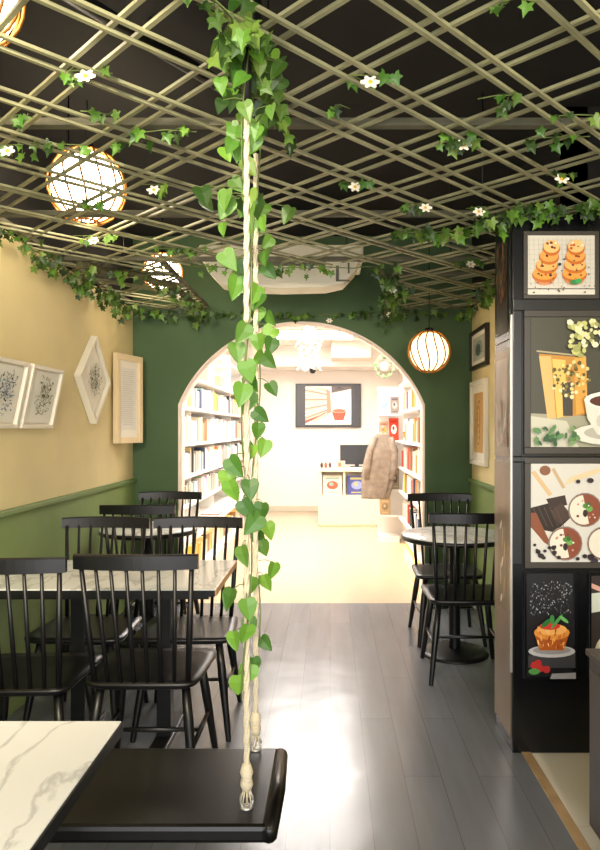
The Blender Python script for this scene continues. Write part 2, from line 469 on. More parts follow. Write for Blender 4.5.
# ---------------------------------------------------------------- air conditioner
t = thing('air_conditioner', 'ivory ceiling hung air conditioner beyond the trellis opening above the arch', 'air conditioner', (-.33, 4.6, 2.36))
bm = NB()
out = [(-.53, .20), (-.50, .12), (-.42, .035), (-.30, .008), (0, 0), (.30, .008), (.42, .035), (.50, .12), (.53, .20)]
prism(bm, out, 'y', 0, .22); obj('front_body', bm, M['ac'], t)
bm = NB(); box(bm, -.555, .555, -.02, .5, .20, .29, .012); obj('upper_casing', bm, M['ac'], t)
bm = NB(); box(bm, -.4, .3, -.006, 0, .15, .185); obj('louvre', bm, M['acdark'], t)
bm = NB(); box(bm, .37, .39, -.008, 0, .05, .15); box(bm, .45, .462, -.008, 0, .1, .17); box(bm, .37, .462, -.008, 0, .045, .056); obj('clip', bm, M['acdark'], t)
for s in (-.45, .45):
    bm = NB(); tube(bm, [(s, .3, .30), (s, .3, CZ - 2.36)], .006, 6); obj('hanger_rod', bm, M['blackmetal'], t)

# ---------------------------------------------------------------- leaves
HEART = [(0, -.0), (.20, -.07), (.37, .03), (.43, .24), (.36, .50), (.19, .77), (0, 1.0), (-.19, .77), (-.36, .50), (-.43, .24), (-.37, .03), (-.20, -.07)]
IVY = [(0, 0), (.2, -.16), (.46, -.12), (.36, .16), (.58, .46), (.26, .5), (.14, .72), (0, 1.0), (-.14, .72), (-.26, .5), (-.58, .46), (-.36, .16), (-.46, -.12), (-.2, -.16)]
class Leaves:
    def __init__(s): s.bm = NB(); s.cl = s.bm.loops.layers.float_color.new('Col')
    def add(s, p, tip, nrm, size, col, shape=HEART, fold=.22, curl=.18):
        p = Vector(p); d = Vector(tip).normalized(); n = Vector(nrm); n = (n - d * n.dot(d))
        if n.length < 1e-3: n = Vector((.1, 1, 0)); n = n - d * n.dot(d)
        n.normalize(); a = d.cross(n)
        def V(u, v): return s.bm.verts.new(p + a * u * size + d * v * size + n * (abs(u) * fold - v * v * curl) * size)
        mid = [V(0, v) for v in (.0, .35, .7)]
        vs = [V(u, v) for u, v in shape]; nn = len(shape); h = shape.index(max(shape, key=lambda q: q[1]))
        c = (*lin(col), 1); fs = []
        fs.append([vs[0]] + vs[1:h // 2 + 1] + [mid[1]])
        fs.append([mid[1]] + vs[h // 2:h + 1])
        fs.append([vs[0], mid[1]] + vs[nn - h // 2:][:])
        fs.append([mid[1]] + vs[h:nn - h // 2 + 1])
        s.bm.verts.remove(mid[0]); s.bm.verts.remove(mid[2])
        for f in fs:
            try: ff = s.bm.faces.new(f)
            except ValueError: continue
            for l in ff.loops: l[s.cl] = c
    def make(s, name, parent):
        me = bpy.data.meshes.new(name); s.bm.to_mesh(me); s.bm.free(); me.materials.append(M['leaf'])
        for p in me.polygons: p.use_smooth = False
        o = bpy.data.objects.new(name, me); C.objects.link(o); o.parent = parent; return o
GR = ['5c8a2c', '4f7d28', '6a9a34', '437024', '77a43a', '3a641f', '5a8232']
GD = ['3f5e25', '334e1e', '4f702b', '5f8233', '2b441a', '73903c']

def hang_leaf(L, st, anchor, p, size, cols, q, shape=HEART):
    """leaf centred near p, drooping, with a short petiole from anchor"""
    p = Vector(p)
    tip = Vector((q.uniform(-.6, .6), q.uniform(-.35, .1), -1 + q.uniform(0, .5)))
    top = p - tip.normalized() * size * .4
    L.add(top, tip, (q.uniform(-.8, .8), -1, q.uniform(-.5, .5)), size, q.choice(cols), shape)
    tube(st, [anchor, (Vector(anchor) + top) / 2 + Vector((0, 0, .006)), top], .0012, 4, caps=False)

# vines wound on the two visible swing ropes
near_pts = [(225,198),(226,207),(228,259),(239,268),(236,286),(243,332),(237,351),(248,370),(251,382),(242,393),(248,401),(249,452),(234,466),(228,479),(232,490),(250,488),(246,508),(243,555),(229,598),(248,608),(246,633),(234,640),(247,673),(238,684),(254,523)]
far_pts = [(250,215),(258,228),(268,242),(265,256),(269,271),(256,293),(258,300),(259,313),(270,318),(269,334),(258,342),(271,345),(259,358),(268,360),(272,388),(252,398),(260,415),(258,430),(264,447),(261,511),(269,530),(259,539),(263,547),(273,570),(266,582),(250,585),(250,625),(265,643),(254,665)]
SWX = -.2145
NR = dict(y=1.71, x=lambda z: -.2095)
FR = dict(y=2.0, x=lambda z: -.2165)
NYR, FYR = 1.71, 2.02
def rope_vine(pts, Y, X, rpx, label, zlow, ztop, seed, extra):
    q = random.Random(seed)
    t = thing('ivy_vine', label, 'vine', (0, 0, 0))
    L, st = Leaves(), NB()
    z = zlow; sp = []
    while z < ztop:
        a = z * 9 + seed; sp.append((X + .013 * math.cos(a), Y + .013 * math.sin(a), z)); z += .03
    tube(st, sp, .0022, 5)
    for (px, py) in pts:
        yy = Y + q.uniform(-.04, .02); p = at(px, py, yy)
        zz = min(ztop, p.z + .03); anchor = (X, Y, zz)
        hang_leaf(L, st, anchor, p, q.uniform(.048, .064), GR, q)
    for _ in range(extra):
        z = q.uniform(1.95, 2.40) if q.random() < .8 else q.uniform(2.3, 2.55)
        sprd = .085
        p = (X + q.gauss(0.0, sprd * .55), Y + q.uniform(-.08, .08), z)
        hang_leaf(L, st, (X, Y, z + .02), p, q.uniform(.04, .06), GR + GD, q)
    L.make('leaves', t); obj('stem', st, M['stem'], t)
    return t
rope_vine(near_pts, NYR, -.2095, 243, 'heart leaved green vine twined down the nearer swing rope', .72, 2.6, 3, 44)
rope_vine(far_pts, FYR, -.2205, 255, 'heart leaved green vine twined down the farther swing rope', .78, 2.5, 5, 34)

def flower(parent, p, s):
    bm = NB()
    for k in range(6):
        a = 2 * PI * k / 6; d = Vector((math.cos(a), math.sin(a) * .5, math.sin(a) * .9)); d.normalize()
        b = d.cross(Vector((0, -1, 0))).normalized()
        p0 = Vector((0, 0, 0)); up = Vector((0, -.25, -.1))
        vs = [bm.verts.new(s * v) for v in (p0, d * .5 + b * .28 + up * .5, d + b * .12 + up, d - b * .12 + up, d * .5 - b * .28 + up * .5)]
        bm.faces.new(vs)
    f = obj('flower', bm, M['petal'], parent, loc=tuple(p))
    bm = NB(); bmesh.ops.create_icosphere(bm, subdivisions=1, radius=s * .26)
    obj('flower_center', bm, M['pistil'], f, True, loc=(0, -s * .12, -s * .05))

def sprig(px, py, nl, label, fl=False, spread=.05, size=.034, seed=None, off=0):
    """ivy sprig resting on the trellis, drooping just below it"""
    Y = F * (GZ - .012 - 1.4) / (430 - py) + off
    q = random.Random(seed if seed is not None else px * 7 + py)
    p0 = at(px, py, Y); p0.z = GZ - .006
    t = thing('ivy_sprig', label, 'ivy', tuple(p0))
    L, st = Leaves(), NB()
    pts = [Vector((-spread, q.uniform(-.02, .02), 0)), Vector((0, 0, .004)), Vector((spread, q.uniform(-.02, .02), 0))]
    tube(st, pts, .002, 5)
    for _ in range(nl):
        a = Vector((q.uniform(-spread, spread), q.uniform(-.02, .02), 0))
        p = a + Vector((q.uniform(-.03, .03), q.uniform(-.03, .03), q.uniform(-.035, .0)))
        hang_leaf(L, st, a, p, size * q.uniform(.75, 1.25), GR + GD, q, IVY)
    L.make('leaves', t); obj('stem', st, M['stem'], t)
    if fl: flower(t, (0, -.015, -.022), .027)
    return t
sprig(88, 73, 5, 'ivy sprig with a big white flower on the trellis at upper left', True, .06)
sprig(95, 115, 4, 'two leaved ivy sprig just above the largest lantern on the trellis', False, .04)
sprig(60, 147, 7, 'ivy sprig draped over the upper left of the largest lantern', False, .09)
sprig(127, 146, 5, 'ivy sprig at the upper right of the largest lantern', False, .05)
sprig(10, 148, 4, 'ivy sprig with a white bud at the left edge of the photo', True, .05)
sprig(88, 203, 5, 'ivy sprig crossing the lower part of the largest lantern', False, .07)
sprig(155, 187, 4, 'ivy sprig with a small flower between the two left lanterns', True, .06)
sprig(165, 133, 6, 'ivy sprig right of the largest lantern under the cross rail', False, .10)
sprig(18, 118, 3, 'small ivy sprig by the left edge above the white bud', False, .04)
sprig(370, 79, 5, 'ivy sprig with a yellowish flower right of the rope vines', True, .06)
sprig(340, 108, 3, 'small dark ivy sprig in a diamond right of the rope vines', False, .03)
sprig(462, 142, 14, 'bushy ivy cluster with a flower at the right of the trellis', True, .08)
sprig(496, 99, 5, 'pair of dark ivy leaves hanging above the bushy cluster', False, .05)
sprig(558, 140, 7, 'row of round ivy leaves above the dark display column', False, .10)
sprig(560, 176, 5, 'ivy sprig with a white flower over the dark display column', True, .05)
sprig(578, 118, 4, 'ivy sprig with pointed leaves near the right edge of the trellis', False, .06)
sprig(355, 184, 5, 'ivy sprig with a white flower in front of the air conditioner', True, .05)
sprig(425, 205, 6, 'ivy sprig with a pale flower left of the display column top', True, .07)
sprig(478, 209, 4, 'ivy sprig with a round white flower beside the display column top', True, .05)
sprig(520, 2, 3, 'ivy leaves cut off by the top edge at right of centre', False, .04)
sprig(470, 262, 6, 'ivy sprig with a flower low on the trellis above the right lantern', True, .10)
sprig(180, 250, 12, 'leafy ivy tuft above the small lantern at left', False, .16)
sprig(95, 238, 9, 'ivy tuft with pale leaves below the largest lantern', True, .10)

def garland(path, nl, label, seed, size=.05, droop=.05, thick=.003, tubemat='stem', fl=0, width=.04):
    q = random.Random(seed)
    path = [Vector(p) for p in path]
    t = thing('ivy_garland', label, 'ivy', tuple(path[0]))
    o = path[0]
    L, st = Leaves(), NB()
    fine = []
    for a, b in zip(path, path[1:]):
        m = max(2, int((b - a).length / .08))
        for k in range(m): fine.append(a.lerp(b, k / m) + Vector((q.uniform(-.012, .012), q.uniform(-.012, .012), q.uniform(-.012, .004))))
    fine.append(path[-1])
    tube(st, [p - o for p in fine], thick, 6)
    for _ in range(nl):
        i = q.randrange(len(fine) - 1); a = fine[i].lerp(fine[i + 1], q.random()) - o
        p = a + Vector((q.gauss(0, width), q.gauss(0, width), -abs(q.gauss(0, droop))))
        p.x = max(XL + .03 - o.x, p.x); p.y = min(YW - .03 - o.y, p.y)
        if o.y > 3.4: p.x = min(p.x, XR - .05 - o.x)
        hang_leaf(L, st, a, p, size * q.uniform(.7, 1.3), GR[:3] + GD * 2, q, IVY)
    L.make('leaves', t); obj('stem', st, M[tubemat], t)
    for k in range(fl):
        i = int((k + .5) / fl * (len(fine) - 1)); flower(t, fine[i] - o + Vector((0, -.02, -.05)), .026)
g = GZ - .03
garland([(XL + .05, 1.7, g), (XL + .05, 2.6, g), (XL + .06, 3.4, g)], 90, 'ivy garland along the near top of the cream left wall', 11, .036, .04)
garland([(XL + .06, 3.42, g), (XL + .05, 4.4, g), (XL + .06, 5.3, g)], 110, 'ivy garland along the far top of the cream left wall', 12, .040, .05, fl=1)
garland([(XL + .1, YW - .06, g), (-1.1, YW - .06, g - .02), (-.95, YW - .07, g)], 26, 'ivy garland on the green wall top left of the arch', 13, .05, .04)
garland([(-.9, YW - .05, g + .0), (-.2, YW - .05, g - .02), (.35, YW - .05, g)], 50, 'thin ivy garland on the green wall directly over the arch', 14, .045, .02, fl=2, width=.02)
garland([(.4, YW - .06, g), (.8, YW - .06, g - .01), (1.08, YW - .06, g)], 30, 'ivy garland on the green wall top right of the arch', 15, .05, .03)
garland([(-1.40, 3.8, g), (-1.25, 4.1, g + .02), (-1.02, 4.3, g + .0), (-.98, 4.8, g - .01), (-.97, 5.3, g - .02)], 70, 'thick ivy wrapped branch left of the air conditioner', 16, .040, .04, .022, 'branch', 1)
garland([(.30, 3.95, g + .0), (.42, 4.4, g), (.43, 5.0, g - .02), (.42, 5.35, g - .03)], 80, 'ivy wrapped rail right of the air conditioner', 17, .042, .05, .012, 'branch', 2)
garland([(-.8, 3.92, g + .02), (-.3, 3.92, g + .01), (.3, 3.92, g + .01)], 30, 'ivy garland on the rail in front of the air conditioner', 18, .04, .02)
garland([(.3, 3.3, g + .02), (.6, 3.15, g), (.76, 2.9, g), (.80, 2.8, g)], 45, 'ivy garland reaching the left corner of the display column', 19, .05, .03)
garland([(.82, 2.86, g), (1.0, 2.84, g), (1.2, 2.82, g)], 50, 'ivy garland over the front top of the display column', 20, .042, .025)
garland([(1.08, 3.6, g), (1.08, 4.4, g), (1.08, 5.3, g)], 40, 'ivy garland along the top of the cream right wall', 21, .05, .04)
garland([(-.28, 1.45, g + .02), (-.22, 1.62, g + .03), (-.2, 1.8, g + .04), (-.17, 2.1, g)], 60, 'dense ivy bunch on the trellis where the swing ropes hang', 22, .045, .045, width=.045)

# ---------------------------------------------------------------- swing
sw = thing('rope_swing', 'black plank swing seat hung on cream cotton ropes in the foreground', 'swing', (-.65, 1.835, .45))
bm = NB(); box(bm, -.5, .5, -.205, .205, -.045, 0, .012); obj('swing_seat', bm, M['swing'], sw)
bm = NB(); tube(bm, [(.502, -.2, -.023), (.508, 0, -.023), (.502, .2, -.023)], .022, 12); obj('edge_trim', bm, M['swing'], sw, True)
def rope(x, y, ztop, zr):
    bm = NB(); n = int((ztop - .055) / .012)
    for ph in (0, 2 * PI / 3, 4 * PI / 3):
        tube(bm, [(x + .0040 * math.cos(ph + i * .55), y + .0040 * math.sin(ph + i * .55), .055 + (ztop - .055) * i / n) for i in range(n + 1)], .0042, 6)
    r = obj('rope', bm, M['rope'], sw, True)
    bm = NB(); lathe(bm, [(0, .04), (.011, .045), (.017, .06), (.013, .078), (.017, .09), (.011, .11), (0, .112)], (x, y, 0), 12)
    for k in range(9):
        a = 2 * PI * k / 9; tube(bm, [(x + .008 * math.cos(a), y + .008 * math.sin(a), .05), (x + .016 * math.cos(a), y + .016 * math.sin(a), .018)], .002, 4)
    obj('knot', bm, M['rope'], r, True)
    bm = NB(); tube(bm, [(x + .016 * math.cos(a * PI / 8), y, .02 + .022 * math.sin(a * PI / 8)) for a in range(17)], .003, 6)
    lathe(bm, [(0, 0), (.016, 0), (.016, .004), (0, .005)], (x, y, 0), 12)
    obj('eye_bolt', bm, M['alu'], sw, True)
    bm = NB(); tube(bm, [(x, y, ztop - .01), (x, y, ztop + .12), (x + .01, y, CZ - .45)], .012, 8)
    lathe(bm, [(0, 0), (.04, 0), (.04, -.01), (0, -.012)], (x + .01, y, CZ - .45), 12)
    obj('hanging_strap', bm, M['blackmetal'], sw, True)
for (x, y, zt) in ((.4405, -.125, 1.78), (.4295, .185, 1.78), (-.44, -.125, 1.78), (-.43, .185, 1.78)): rope(x, y, zt, 0)

# ---------------------------------------------------------------- chair
def make_chair(label):
    t = thing('dining_chair', label, 'chair')
    W = M['black']
    # seat: saddle shaped slab
    out = []
    for k in range(28):
        a = 2 * PI * k / 28; ca, sa = math.cos(a), math.sin(a)
        e = .26
        x = .225 * math.copysign(abs(ca) ** e, ca); y = .212 * math.copysign(abs(sa) ** e, sa)
        x *= 1 + .10 * (y / .212) * .5
        out.append((x, y))
    bm = NB(); rings = []
    for z, s in ((.428, .90), (.438, .975), (.448, 1), (.457, .99)):
        rings.append([bm.verts.new((x * s, y * s, z)) for x, y in out])
    for s in (.8, .5, .2):
        rings.append([bm.verts.new((x * s, y * s, .457 - .010 * (1 - s) ** .7)) for x, y in out])
    for a, b in zip(rings, rings[1:]):
        for k in range(28):
            bm.faces.new((a[k], a[(k + 1) % 28], b[(k + 1) % 28], b[k]))
    bm.faces.new(rings[0]); bm.faces.new(rings[-1])
    obj('seat', bm, W, t, True)
    # legs
    feet = {}
    for sx in (-1, 1):
        for sy in (-1, 1):
            topp = Vector((sx * .16, sy * .145, .44)); ft = Vector((sx * .215, sy * .215 if sy > 0 else -.235, 0))
            feet[sx, sy] = (topp, ft); bm = NB()
            tube(bm, [topp, topp.lerp(ft, .35), topp.lerp(ft, .99), ft], [.017, .020, .013, .012], 12)
            obj('leg', bm, W, t, True)
    P_ = lambda sx, sy, f: feet[sx, sy][0].lerp(feet[sx, sy][1], f)
    for sx in (-1, 1):
        bm = NB(); a, b = P_(sx, -1, .55), P_(sx, 1, .55)
        tube(bm, [a, a.lerp(b, .5), b], [.008, .011, .008], 8); obj('stretcher', bm, W, t, True)
    bm = NB(); a = (P_(-1, -1, .55) + P_(-1, 1, .55)) / 2; b = (P_(1, -1, .55) + P_(1, 1, .55)) / 2
    tube(bm, [a, a.lerp(b, .5), b], [.008, .011, .008], 8); obj('stretcher', bm, W, t, True)
    # back: curved
    def curve(u, w, zt):   # u in -1..1
        f = (zt - .45) / .5
        return Vector((u * w, -.185 - .075 * f - .022 * f * (1 - u * u) + .012 * u * u * f, zt))
    for i in range(8):
        u = -1 + 2 * i / 7
        p0 = Vector((u * .175, -.185 + .008 * u * u, .445)); p1 = curve(u, .203, .905)
        bm = NB(); r = .0105 if i in (0, 7) else .0078
        tube(bm, [p0, p0.lerp(p1, .4), p1], [r, r * 1.15, r * .85], 8)
        obj('back_post' if i in (0, 7) else 'spindle', bm, W, t, True)
    bm = NB(); n = 14; rows = []
    for i in range(n + 1):
        u = -1 + 2 * i / n
        c = curve(u, .228, .92); c2 = curve(u, .228, .945)
        h = .030 - .004 * u * u
        dn = Vector((0, .010, 0))
        rows.append([bm.verts.new(v) for v in (c + Vector((0, -.010, -.028)), c + Vector((0, .010, -.028)), c + Vector((0, .008, h - .006)), c + Vector((0, .004, h)), c + Vector((0, -.006, h)), c + Vector((0, -.011, h - .006)))])
    for a, b in zip(rows, rows[1:]):
        for k in range(6): bm.faces.new((a[k], a[(k + 1) % 6], b[(k + 1) % 6], b[k]))
    bm.faces.new(rows[0]); bm.faces.new(rows[-1])
    obj('crest_rail', bm, W, t)
    return t
CH = [(-.710, 2.735, 0, 'black spindle back chair, nearest one fully in view, back to the camera'),
      (-1.175, 2.67, .02, 'black spindle back chair cut by the left edge, beside the nearest full chair'),
      (-.675, 3.27, PI + .02, 'black spindle back chair across the rectangular marble table by the vines, facing the camera'),
      (-1.165, 3.27, PI - .03, 'black spindle back chair across the rectangular marble table, on the wall side'),
      (-1.165, 4.36, 0, 'black spindle back chair in front of the round table by the left wall'),
      (-1.165, 4.72, PI, 'black spindle back chair behind the left round table against the green wall'),
      (.775, 3.955, -.03, 'black spindle back chair in front of the round table beside the display column'),
      (.785, 4.60, PI + .02, 'black spindle back chair behind the right round table near the arch')]
c0 = make_chair(CH[0][3])
for i, (x, y, rz, lab) in enumerate(CH):
    o = c0 if i == 0 else copy_tree(c0)
    o.location = (x, y, 0); o.rotation_euler = (0, 0, rz); o['label'] = lab; o['group'] = 'black spindle back chairs'

# ---------------------------------------------------------------- tables
def rect_table(x0, x1, y0, y1, label, edge):
    cx, cy = (x0 + x1) / 2, (y0 + y1) / 2
    t = thing('dining_table', label, 'table', (cx, cy, 0))
    bm = NB(); box(bm, x0 - cx, x1 - cx, y0 - cy, y1 - cy, .728, .75, .002); obj('tabletop', bm, M['marble'], t)
    bm = NB(); w = .004
    box(bm, x1 - cx - .001, x1 - cx + w, y0 - cy, y1 - cy, .722, .748)
    e = obj('side_edging', bm, M[edge], t)
    bm = NB(); box(bm, x0 - cx, x1 - cx, y0 - cy - .004, y0 - cy + .004, .722, .746); box(bm, x0 - cx + .03, x1 - cx - .03, y0 - cy + .02, y1 - cy - .02, .705, .728)
    obj('underframe', bm, M['black'], t)
    for px in (x0 + .44 * (x1 - x0) - .06, x1 - .28):
        b = NB(); box(b, px - cx - .032, px - cx + .032, -.032, .032, .02, .71, .004); p = obj('pedestal', b, M['blackmetal'], t)
        b = NB(); box(b, px - cx - .04, px - cx + .04, -.25, .25, 0, .022, .006); obj('foot_plate', b, M['blackmetal'], p)
        b = NB(); box(b, px - cx - .03, px - cx + .03, -.22, .22, .69, .706, .003); obj('top_plate', b, M['blackmetal'], p)
rect_table(-1.55, -.466, .90, 1.52, 'nearest white marble table cut off at the lower left corner', 'blackmetal')
rect_table(-1.55, -.468, 2.77, 3.40, 'rectangular white marble table with a light wood end edge, set among four chairs', 'edge')
def round_table(x, y, r, label):
    t = thing('round_table', label, 'table', (x, y, 0))
    bm = NB(); lathe(bm, [(0, .732), (r - .004, .732), (r, .736), (r, .747), (r - .003, .75), (0, .75)], n=64); obj('tabletop', bm, M['marble'], t, False)
    bm = NB(); lathe(bm, [(0, .712), (r - .01, .712), (r + .004, .718), (r + .004, .742), (r - .001, .742), (r - .001, .732), (0, .732)], n=64); obj('table_rim', bm, M['black'], t)
    bm = NB(); lathe(bm, [(.036, .02), (.036, .66), (.05, .70), (.12, .712)], n=24); obj('pedestal', bm, M['blackmetal'], t, True)
    bm = NB(); lathe(bm, [(0, 0), (.21, 0), (.21, .008), (.19, .018), (.05, .035), (0, .035)], n=40); obj('base', bm, M['blackmetal'], t, True)
round_table(.782, 4.27, .33, 'round white marble table beside the display column on the right')
round_table(-1.21, 4.54, .315, 'round white marble table by the left wall in front of the green wall')

# ---------------------------------------------------------------- wall pictures
def sketch(w, h, bg, ink, seed, n=60, cx=.5, cy=.5, ru=.25, rv=.35, extra=()):
    A = Art(w, h, bg); q = random.Random(seed)
    for _ in range(n):
        a = q.uniform(0, 2 * PI); rr = q.random() ** .7
        u, v = cx + ru * rr * math.cos(a), cy + rv * rr * math.sin(a)
        b = q.uniform(0, PI); L = q.uniform(.03, .12)
        A.line(u, v, u + L * math.cos(b), v + L * math.sin(b), q.uniform(.006, .02), q.choice(ink))
    for _ in range(n // 3):
        A.ell(cx + q.uniform(-ru, ru) * .8, cy + q.uniform(-rv, rv) * .8, q.uniform(.01, .035), q.uniform(.01, .03), q.choice(ink), 7)
    return A
def picture(label, w, h, bw, d, fm, art, loc, rot, mat_w=0):
    t = thing('framed_picture', label, 'picture', loc)
    t.rotation_euler = rot
    obj('frame', frame_mesh(w, h, bw, d), fm, t)
    if mat_w:
        bm = NB(); box(bm, -w/2+bw, w/2-bw, -d*.5, -d*.36, -h/2+bw, h/2-bw); obj('mat_board', bm, M['page'], t)
    art.make('print', t, M['paintm'], (0, -d * .52 - .001, 0))
    return t
# tilted pair: bottom on the wall, top leaning out
tilt = -.22
for (yc, lab, ink, seed) in ((3.60, 'white framed botanical sketch, right one of the tilted pair on the left wall', ['8a9070', '6e7a52', 'a3a58c', '565c48'], 4),
                             (3.17, 'white framed blue grey sketch, left one of the tilted pair on the left wall', ['76889a', '4c5560', '9aa9b8', '33363c'], 9)):
    w, h = .385, .33
    A = sketch(w - .07, h - .06, 'eceadd', ink, seed, 110, .5, .5, .32, .4)
    t = picture(lab, w, h, .02, .03, M['frame_w'], A, (0, 0, 0), (0, 0, 0))
    mtx = Matrix.Translation((XL + .036, yc, 1.575)) @ Matrix.Rotation(-PI / 2 + PI, 4, 'Z') @ Matrix.Rotation(.20, 4, 'X')
    t.matrix_world = mtx
    t.location = mtx.to_translation(); t.rotation_euler = mtx.to_euler()
A = sketch(.33, .33, 'f0ecdd', ['8d9184', '6a6f66', 'b1b0a0'], 21, 120, .5, .5, .33, .33)
t = picture('white framed sketch hung as a diamond on the left wall', .41, .41, .022, .045, M['frame_w'], A, (0, 0, 0), (0, 0, 0))
mtx = Matrix.Translation((XL + .004, 4.46, 1.73)) @ Matrix.Rotation(PI / 2, 4, 'Z') @ Matrix.Rotation(PI / 4 + .02, 4, 'Y')
t.location = mtx.to_translation(); t.rotation_euler = mtx.to_euler()
w, h = .35, .655
A = Art(.2, .46, 'e3e0d6')
for k in range(26): A.line(.12, .94 - k * .034, .88 - rnd.uniform(0, .2), .94 - k * .034, .006, 'b9b5aa')
t = picture('pale wood framed text print angled out beside the green wall corner', w, h, .045, .035, M['frame_n'], A, (0, 0, 0), (0, 0, 0), 1)
p0, p1 = Vector((XL + .008, 4.88, 0)), Vector((-1.466, 5.255, 0)); mid = (p0 + p1) / 2; d = p1 - p0
t.location = (mid.x, mid.y, 1.63); t.rotation_euler = (0, 0, math.atan2(d.y, d.x))
# right wall
A = Art(.40, .175, 'b9bdb0'); A.ell(.5, .5, .33, .35, '8b9a90'); A.ell(.45, .45, .2, .25, '4f5d58'); A.line(.1, .3, .9, .3, .03, '6d776e')
t = picture('small dark framed picture with a white mat on the right wall', .56, .30, .03, .03, M['frame_b'], A, (XR - .002, 5.11, 2.015), (0, 0, -PI / 2), 1)
A = Art(.30, .45, 'cfa568'); A.ell(.5, .5, .2, .36, 'b98a49'); A.line(.5, .1, .5, .9, .06, 'e2c58f')
for k in range(8): A.ell(.5 + .12 * math.sin(k), .15 + k * .1, .09, .03, 'a17a43', 8)
t = picture('white framed tan print hung under the small dark picture on the right wall', .52, .64, .035, .03, M['frame_w'], A, (XR - .002, 5.12, 1.455), (0, 0, -PI / 2), 1)
t = thing('pinned_card', 'narrow cream card on the right wall near the display column', 'card', (XR + .0005, 4.62, 1.5), -PI / 2)
bm = NB(); box(bm, -.06, .06, -.006, 0, -.17, .17, .001); obj('card_sheet', bm, M['frame_w'], t)
A = Art(.08, .26, 'efe6cf'); A.line(.2, .8, .8, .8, .05, 'b79a6a'); A.ell(.5, .4, .3, .15, 'c8a56d'); A.make('print', t, M['paintm'], (0, -.0068, 0))

# ---------------------------------------------------------------- display column
X0, X1, Y0, Y1 = .79, 1.52, 2.945, 3.25
col = thing('display_column', 'black gloss display column covered in food posters on the right', 'column', (0, 0, 0))
bm = NB(); box(bm, X0, X1, Y0, Y1, 0, 2.335, .004); obj('carcass', bm, M['panel'], col)
bm = NB()
for (x0, x1, z0, z1) in ((X0, X0 + .038, 1.285, 1.915), (X0, X1, 1.915, 1.965), (X0, X1, 1.262, 1.285), (X0, X0 + .038, .82, 1.262)):
    box(bm, x0, x1, Y0 - .014, Y0, z0, z1, .003)
obj('front_moulding', bm, M['bar'], col)
bm = NB(); box(bm, X0 - .006, X0, Y0 + .02, Y1 - .02, 1.80, 2.27, .001); p = obj('side_panel', bm, M['panel'], col)
A = Art(.20, .42, '2c2420'); A.dots(60, .1, .9, .25, .95, .07, ['8a4a34', '5b3a2c', '9b6a4b', '3c2b24', '6d7a4a'], 5, .6)
A.make('print', p, M['paint'], (X0 - .0075, (Y0 + Y1) / 2, 2.045), (0, 0, -PI / 2))
bm = NB(); box(bm, X0 - .006, X0, Y0 + .02, Y1 - .01, 1.28, 1.76, .001); p = obj('side_panel', bm, M['bronze'], col)
A = Art(.2, .40, 'a8988a'); A.dots(40, .05, .95, .03, .5, .09, ['c9a596', 'b8b0a2', '96857a', 'd2c6b8'], 6, .5)
A.make('print', p, M['paint'], (X0 - .0075, (Y0 + Y1) / 2, 1.52), (0, 0, -PI / 2))
bm = NB(); box(bm, X0 - .006, X0, Y0 + .012, Y1 - .01, .06, 1.26, .001); p = obj('side_panel', bm, M['bronze'], col)
A = Art(.16, .46, '6f5f4c'); q = random.Random(3)
for k in range(7): A.ell(q.uniform(.3, .75), .1 + k * .12, .12, .035, q.choice(['d9d2c4', 'c9a86a', 'e2dccd']), 9, rot=q.uniform(0, 2))
A.make('decal', p, M['paint'], (X0 - .0075, 3.09, .82), (0, 0, -PI / 2))
bm = NB(); box(bm, X0 - .008, X0 + .0, Y0 - .002, Y0 + .012, .35, 1.9, .001); obj('edge_strip', bm, M['alu'], col)

def poster(label, x0, x1, z0, z1, art, frame, bw=.018):
    w, h = x1 - x0, z1 - z0
    t = thing('food_poster', label, 'poster', ((x0 + x1) / 2, Y0 - .001, (z0 + z1) / 2))
    obj('frame', frame_mesh(w + 2 * bw, h + 2 * bw, bw, .014), frame, t)
    art.make('print', t, M['paint'], (0, -.0075, 0))
    return t
FRM = mat('bronze_grey_poster_frame', '3d382f', .4)
# 1 pastries
w, h = .29, .256
A = Art(w, h, 'd6d0c0')
for k in range(14): A.line(.05 + k * .068, .15, .02 + k * .07, .95, .006, 'b9b3a2')
for k in range(10): A.line(0, .2 + k * .08, 1, .2 + k * .08, .005, 'bdb7a7')
A.line(0, .1, 1, .1, .012, '4a463f'); A.poly([(0, 0), (1, 0), (1, .085), (0, .085)], 'ded8c8')
for cx, lean in ((.28, .10), (.72, .02)):
    A.ell(cx - .03, .26, .15, .10, 'dc8f62')
    for j in range(4):
        u, v = cx - .03 + lean * j / 3, .36 + j * .15
        A.ell(u, v - .03, .185 - j * .018, .13, 'c96f24'); A.ell(u, v, .175 - j * .018, .11, ['f0a045', 'f3b667', 'eda24f', 'f5c07a'][j])
        A.dots(7, u - .1, u + .1, v - .04, v + .06, .022, ['3b2018', '7b3a22', 'fbe3c2', 'c5542a'], j * 5 + int(cx * 10))
A.dots(40, .02, .98, .02, .6, .012, ['2c2a26', '4a4438'], 8); A.ell(.68, .2, .07, .04, '2f8a4a'); A.ell(.74, .22, .05, .04, '3aa258'); A.ell(.46, .5, .025, .025, '2a2a30')
poster('square poster of glazed stacked pastries at the top of the display column', .853, 1.143, 1.984, 2.24, A, FRM)
